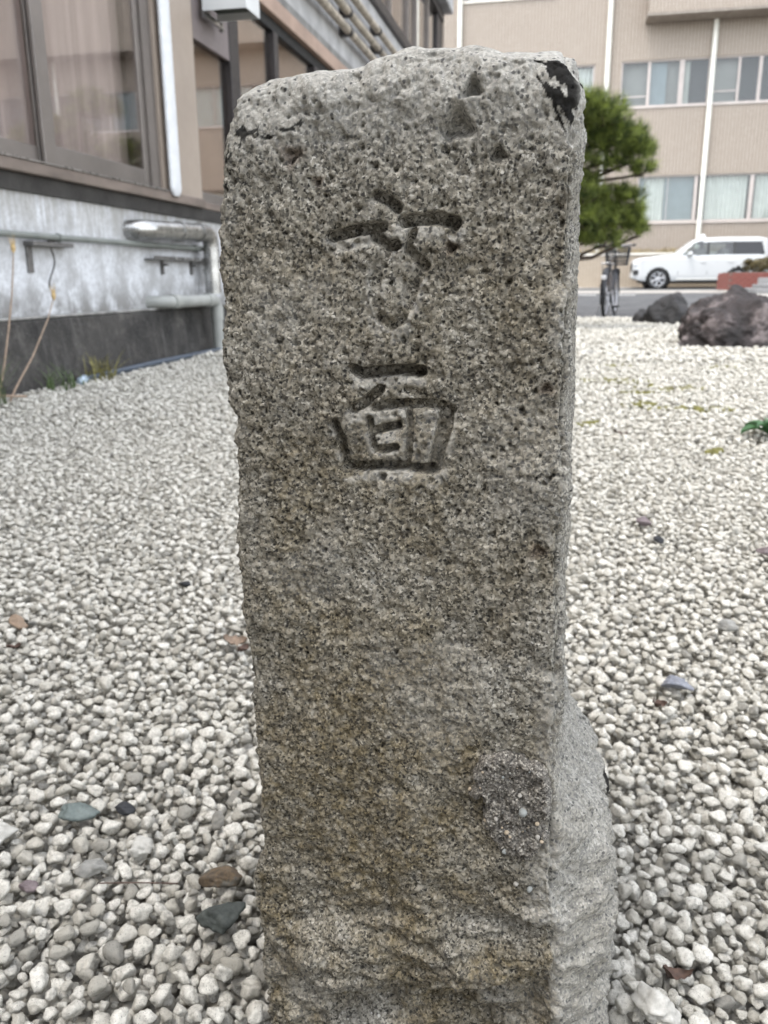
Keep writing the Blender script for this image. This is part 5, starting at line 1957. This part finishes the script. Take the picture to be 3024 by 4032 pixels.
odd = [
    (-.449, .643, .024, .016, .0085, .6, 'green', 'flat green grey stone on the gravel at lower left', 6, .25),
    (-.403, .652, .012, .007, .005, .3, 'black', 'small black shard right of the flat green grey stone', 5, .2),
    (-.250, .530, .022, .0165, .0145, .95, 'dark', 'dark green angular stone at the left foot of the post', 7, .3),
    (-.2655, .568, .019, .013, .0105, .35, 'brown', 'ochre brown stone above the dark angular stone by the post', 8, .2),
    (.165, 1.025, .021, .013, .011, .3, 'blue', 'blue grey stone on the gravel right of the post', 9, .2),
    (.265, 1.25, .019, .011, .009, .1, 'grey', 'dull grey flat stone near the right edge of the gravel', 10, .1),
    (-.803, 1.06, .017, .012, .011, -.3, 'tan', 'tan orange stone on the gravel at the far left', 11, .2),
    (-.435, .545, .0095, .0065, .005, .6, 'plum', 'small plum stone in the lower left gravel', 12, .2),
    (-.385, .568, .018, .010, .008, .7, 'grey', 'mid grey green stone in the lower left gravel', 13, .2),
    (.205, .594, .011, .009, .007, .1, 'blue', 'small blue stone at the lower right edge', 14, .1),
    (-.62, 1.27, .013, .007, .006, .1, 'black', 'small black stone far out on the left gravel', 15, .1),
    (.185, 1.78, .021, .013, .011, .2, 'plum', 'mauve grey stone beyond the blue grey stone', 16, .1),
    (.205, 1.66, .013, .01, .008, .8, 'black', 'black chip in front of the mauve grey stone', 17, .1),
    (.395, 1.62, .022, .012, .01, .1, 'plum', 'dark mauve stone touching the right edge of the gravel', 18, .1),
    (-.50, .585, .022, .017, .013, .4, 'pale', 'largest pale speckled stone in the lower left gravel', 19, .15),
    (-.36, .60, .013, .012, .010, .2, 'pale', 'pale bluish chipped stone between the dark stones', 20, .2),
    (.215, .70, .026, .015, .011, .1, 'pale', 'wide pale grey stone at the right edge of the gravel', 21, .1),
    (.085, .505, .019, .014, .012, -.5, 'pale', 'long pale speckled stone at the lower right of the post', 22, .1),
]
for (x, y, a, b_, c, rz, cm, lab, sd, tl) in odd:
    V = rock_shape(ICO4[0], 9, (.40, .78), .12, 3.0, sd + .3, .02)
    V = V / np.abs(V).max(0) * np.array([a, b_, c])
    o = link('stone', mesh_np('stone', V, ICO4[1]), C_[cm])
    o.location = (x, y, gz(x, y, max(a, b_) * .6) + c * .42)
    o.rotation_euler = (tl * .5, tl, rz)
    tag(o, lab, 'stone')

# dead leaves and scraps on the gravel
LEAF = [mk('russet_leaf', (.085, .05, .036), .7, .25, 200), mk('buff_leaf', (.23, .17, .125), .75, .2, 200), mk('yellow_leaf', (.55, .43, .06), .7, .15, 200)]


def leaf_mesh(l, w_, curl, seed):
    g_ = np.random.default_rng(seed)
    V, Q = [], []
    for i in range(9):
        s_ = i / 8
        hw = w_ * math.sin(math.pi * min(1, s_ * .96 + .02)) ** .8
        for j in range(5):
            t = (j - 2) / 2
            V.append((l * (s_ - .5), hw * t, curl * (t * t * .9 + (2 * s_ - 1) ** 2) + .0015 * g_.normal()))
    for i in range(8):
        for j in range(4):
            Q.append((i * 5 + j, i * 5 + j + 1, i * 5 + 6 + j, i * 5 + 5 + j))
    return mesh_np('dead_leaf', V, Q)


for (x, y, l, w_, rz, k, lab) in ((-.44, 1.04, .034, .011, .3, 1, 'curled buff dead leaf on the gravel left of the post'), (-.42, 1.02, .022, .007, 1.2, 0, 'russet dead leaf under the curled buff leaf'),
                                  (-.755, .98, .02, .006, .8, 0, 'russet scrap of leaf by the tan stone'), (.135, .965, .018, .005, .2, 0, 'russet scrap of leaf left of the blue grey stone'), (.105, .548, .022, .005, .1, 0, 'dark russet leaf scrap between stones right of the post'),
                                  (-.66, 2.22, .022, .01, .4, 2, 'tiny yellow leaf far out on the left gravel'), (.205, 2.92, .05, .016, .3, 0, 'russet leaf on the gravel right of the post under the moss')):
    o = link('dead_leaf', leaf_mesh(l, w_, l * .2, int(abs(x) * 1000)), LEAF[k])
    o.location = (x, y, gz(x, y, .008) + .003)
    o.rotation_euler = (.15, .2, rz)
    tag(o, lab, 'leaf')
tag(MB().tube([(-.372, .552, gz(-.372, .552) + .003), (-.34, .561, gz(-.34, .561) + .004), (-.305, .566, gz(-.305, .566) + .004)], .0006, 5).build('pine_needle', LEAF[0]), 'single reddish pine needle lying on the lower left gravel', 'needle')

# moss on the gravel to the right
mv_, mf_ = [], []
V2, F2 = ICO2
g_ = np.random.default_rng(5)
for (mx, my, sx, sy, cnt) in ((.15, 4.55, .18, .12, 50), (.30, 4.5, .12, .07, 40), (.36, 4.05, .09, .05, 40), (.56, 4.25, .15, .08, 45), (.33, 3.62, .07, .06, 45), (.53, 3.55, .16, .05, 75), (.1, 3.1, .05, .05, 18), (.47, 2.65, .03, .02, 12), (.95, 5.3, .1, .06, 20), (.3, 5.3, .1, .06, 20)):
    for _ in range(cnt):
        r_ = g_.uniform(.007, .018)
        p_ = np.array([mx + g_.normal(0, sx * .55), my + g_.normal(0, sy * .55), g_.uniform(.008, .016)])
        k = len(mv_)
        mv_ += (V2 * np.array([r_, r_, r_ * .55]) * (1 + .22 * fbm(V2 + p_, 3, 2))[:, None] + p_).tolist()
        mf_ += (F2 + k).tolist() if k == 0 else (F2 + k).tolist()
tag(link('moss', mesh_np('moss', mv_, mf_), mk('olive_moss', (.2, .19, .055), .95, .3, 40, .8, 300)), 'olive moss patches on the gravel right of the post', 'moss', kind='stuff')
# slate chips lying in lines in front of the boulder
for (x, y, l, lab) in ((.17, 6.15, .34, 'thin grey slate strip on the gravel left of the boulder'), (.72, 5.75, .5, 'long grey slate strip on the gravel before the boulder'), (1.12, 5.72, .42, 'grey slate chip under the front of the boulder')):
    V = rock_shape(ICO4[0], 12, (.5, .9), .12, 2.2, x + 4.4, .05) * np.array([l / 2, .045, .022])
    o = link('slate_chip', mesh_np('slate_chip', V, ICO4[1]), C_['grey'])
    o.location = (x, y, .022)
    tag(o, lab, 'stone')

# ------------------------------------------------------------------ weeds and scraps along the plinth
wd = empty('broadleaf_weed', (.70, 2.92, .0))
tag(wd, 'glossy green broadleaf weed at the right edge of the gravel', 'plant')
g_ = np.random.default_rng(8)
for k in range(11):
    a = 2 * math.pi * k / 11 + g_.uniform(-.2, .2)
    l = g_.uniform(.08, .13)
    V, Q = [], []
    for i in range(10):
        s_ = i / 9
        hw = .026 * math.sin(math.pi * (.08 + .9 * s_)) ** .7
        for j in range(5):
            t = (j - 2) / 2
            V.append((.01 + l * s_, hw * t, .015 + .045 * math.sin(s_ * 2.2) - .02 * s_ + .012 * t * t))
    for i in range(9):
        for j in range(4):
            Q.append((i * 5 + j, i * 5 + j + 1, i * 5 + 6 + j, i * 5 + 5 + j))
    o = link('leaf', mesh_np('leaf', V, Q), M['broad'], wd)
    o.rotation_euler = (0, g_.uniform(-.35, .05), a)
STRAW = mk('straw_stalk', (.36, .27, .2), .8, .15, 60)
HEADC = mk('straw_flower', (.62, .45, .22), .8, .2, 120)


def stalk(label, base, path, lean):
    t = empty('dry_flower', base)
    tag(t, label, 'flower', 'dry flowers by the plinth')
    n_ = len(path)
    MB().tube(path, .004, 7, radii=[.0055 - .003 * i / (n_ - 1) for i in range(n_)]).build('stem', STRAW, t)
    tip = Vector(path[-1])
    MB().lathe([(.003, -.012), (.009, .0), (.011, .014), (.008, .026)], tip, 'Z', 10).build('calyx', HEADC, t)
    for k in range(9):
        a = 2 * math.pi * k / 9
        c_, s_ = math.cos(a), math.sin(a)
        V = [tip + Vector((.006 * c_ - .003 * s_, .006 * s_ + .003 * c_, .018)), tip + Vector((.006 * c_ + .003 * s_, .006 * s_ - .003 * c_, .018)), tip + Vector((.02 * c_, .02 * s_, .05 + .012 * (k % 3))), ]
        MB().add(V, [(0, 1, 2)]).build('petal', HEADC, t)
    return t


stalk('tall dry straw flower at the far left edge before the whitewashed wall', (-2.40, 3.22, 0), [(0, 0, 0), (0, .085, .17), (0, .15, .33), (0, .20, .47), (0, .235, .60), (0, .25, .665)], 0)
stalk('shorter leaning dry straw flower before the dark plinth', (-2.40, 3.30, 0), [(0, 0, 0), (0, .07, .07), (0, .225, .2), (0, .375, .36), (0, .44, .455)], 0)
for i, (x, y, h, lab) in enumerate(((-2.40, 3.12, .3, 'green grass tuft at the far left foot of the plinth'), (-2.44, 3.80, .17, 'drooping green grass tuft left of the bright scrap'), (-2.47, 4.2, .2, 'yellow green grass tuft at the end of the hose'))):
    o = link('grass_tuft', tuft_mesh([(x + random.uniform(-.06, .06), y + random.uniform(-.09, .09), 0) for _ in range(11)], h, .008, 1.1, 70 + i, 5), [M['grass'], M['grass'], mk('yellow_green_blade', (.24, .22, .07), .7, .3, 20)][i])
    tag(o, lab, 'grass')
sc_ = MB().lathe([(.001, -.06), (.02, -.058), (.024, -.05), (.024, .025), (.012, .045), (.011, .06), (.001, .06)], (0, 0, 0), 'Y', 14).build('plastic_bottle', mk('pale_blue_plastic', (.45, .55, .65), .1, .3, 30))
sc_.location = (-2.46, 4.02, .03)
sc_.rotation_euler = (.1, 0, .3)
tag(sc_, 'small shiny pale bottle lying at the foot of the plinth', 'bottle')
for (x0, y0, x1, y1, lab) in ((-2.44, 3.1, -2.36, 3.38, 'grey dead twig at the far left foot of the plinth'), (-2.42, 2.9, -2.38, 3.15, 'short brown twig at the left edge of the gravel')):
    tag(MB().tube([(x0, y0, .01), ((x0 + x1) / 2, (y0 + y1) / 2, .05), (x1, y1, .03)], .006, 6).build('twig', STRAW), lab, 'twig')
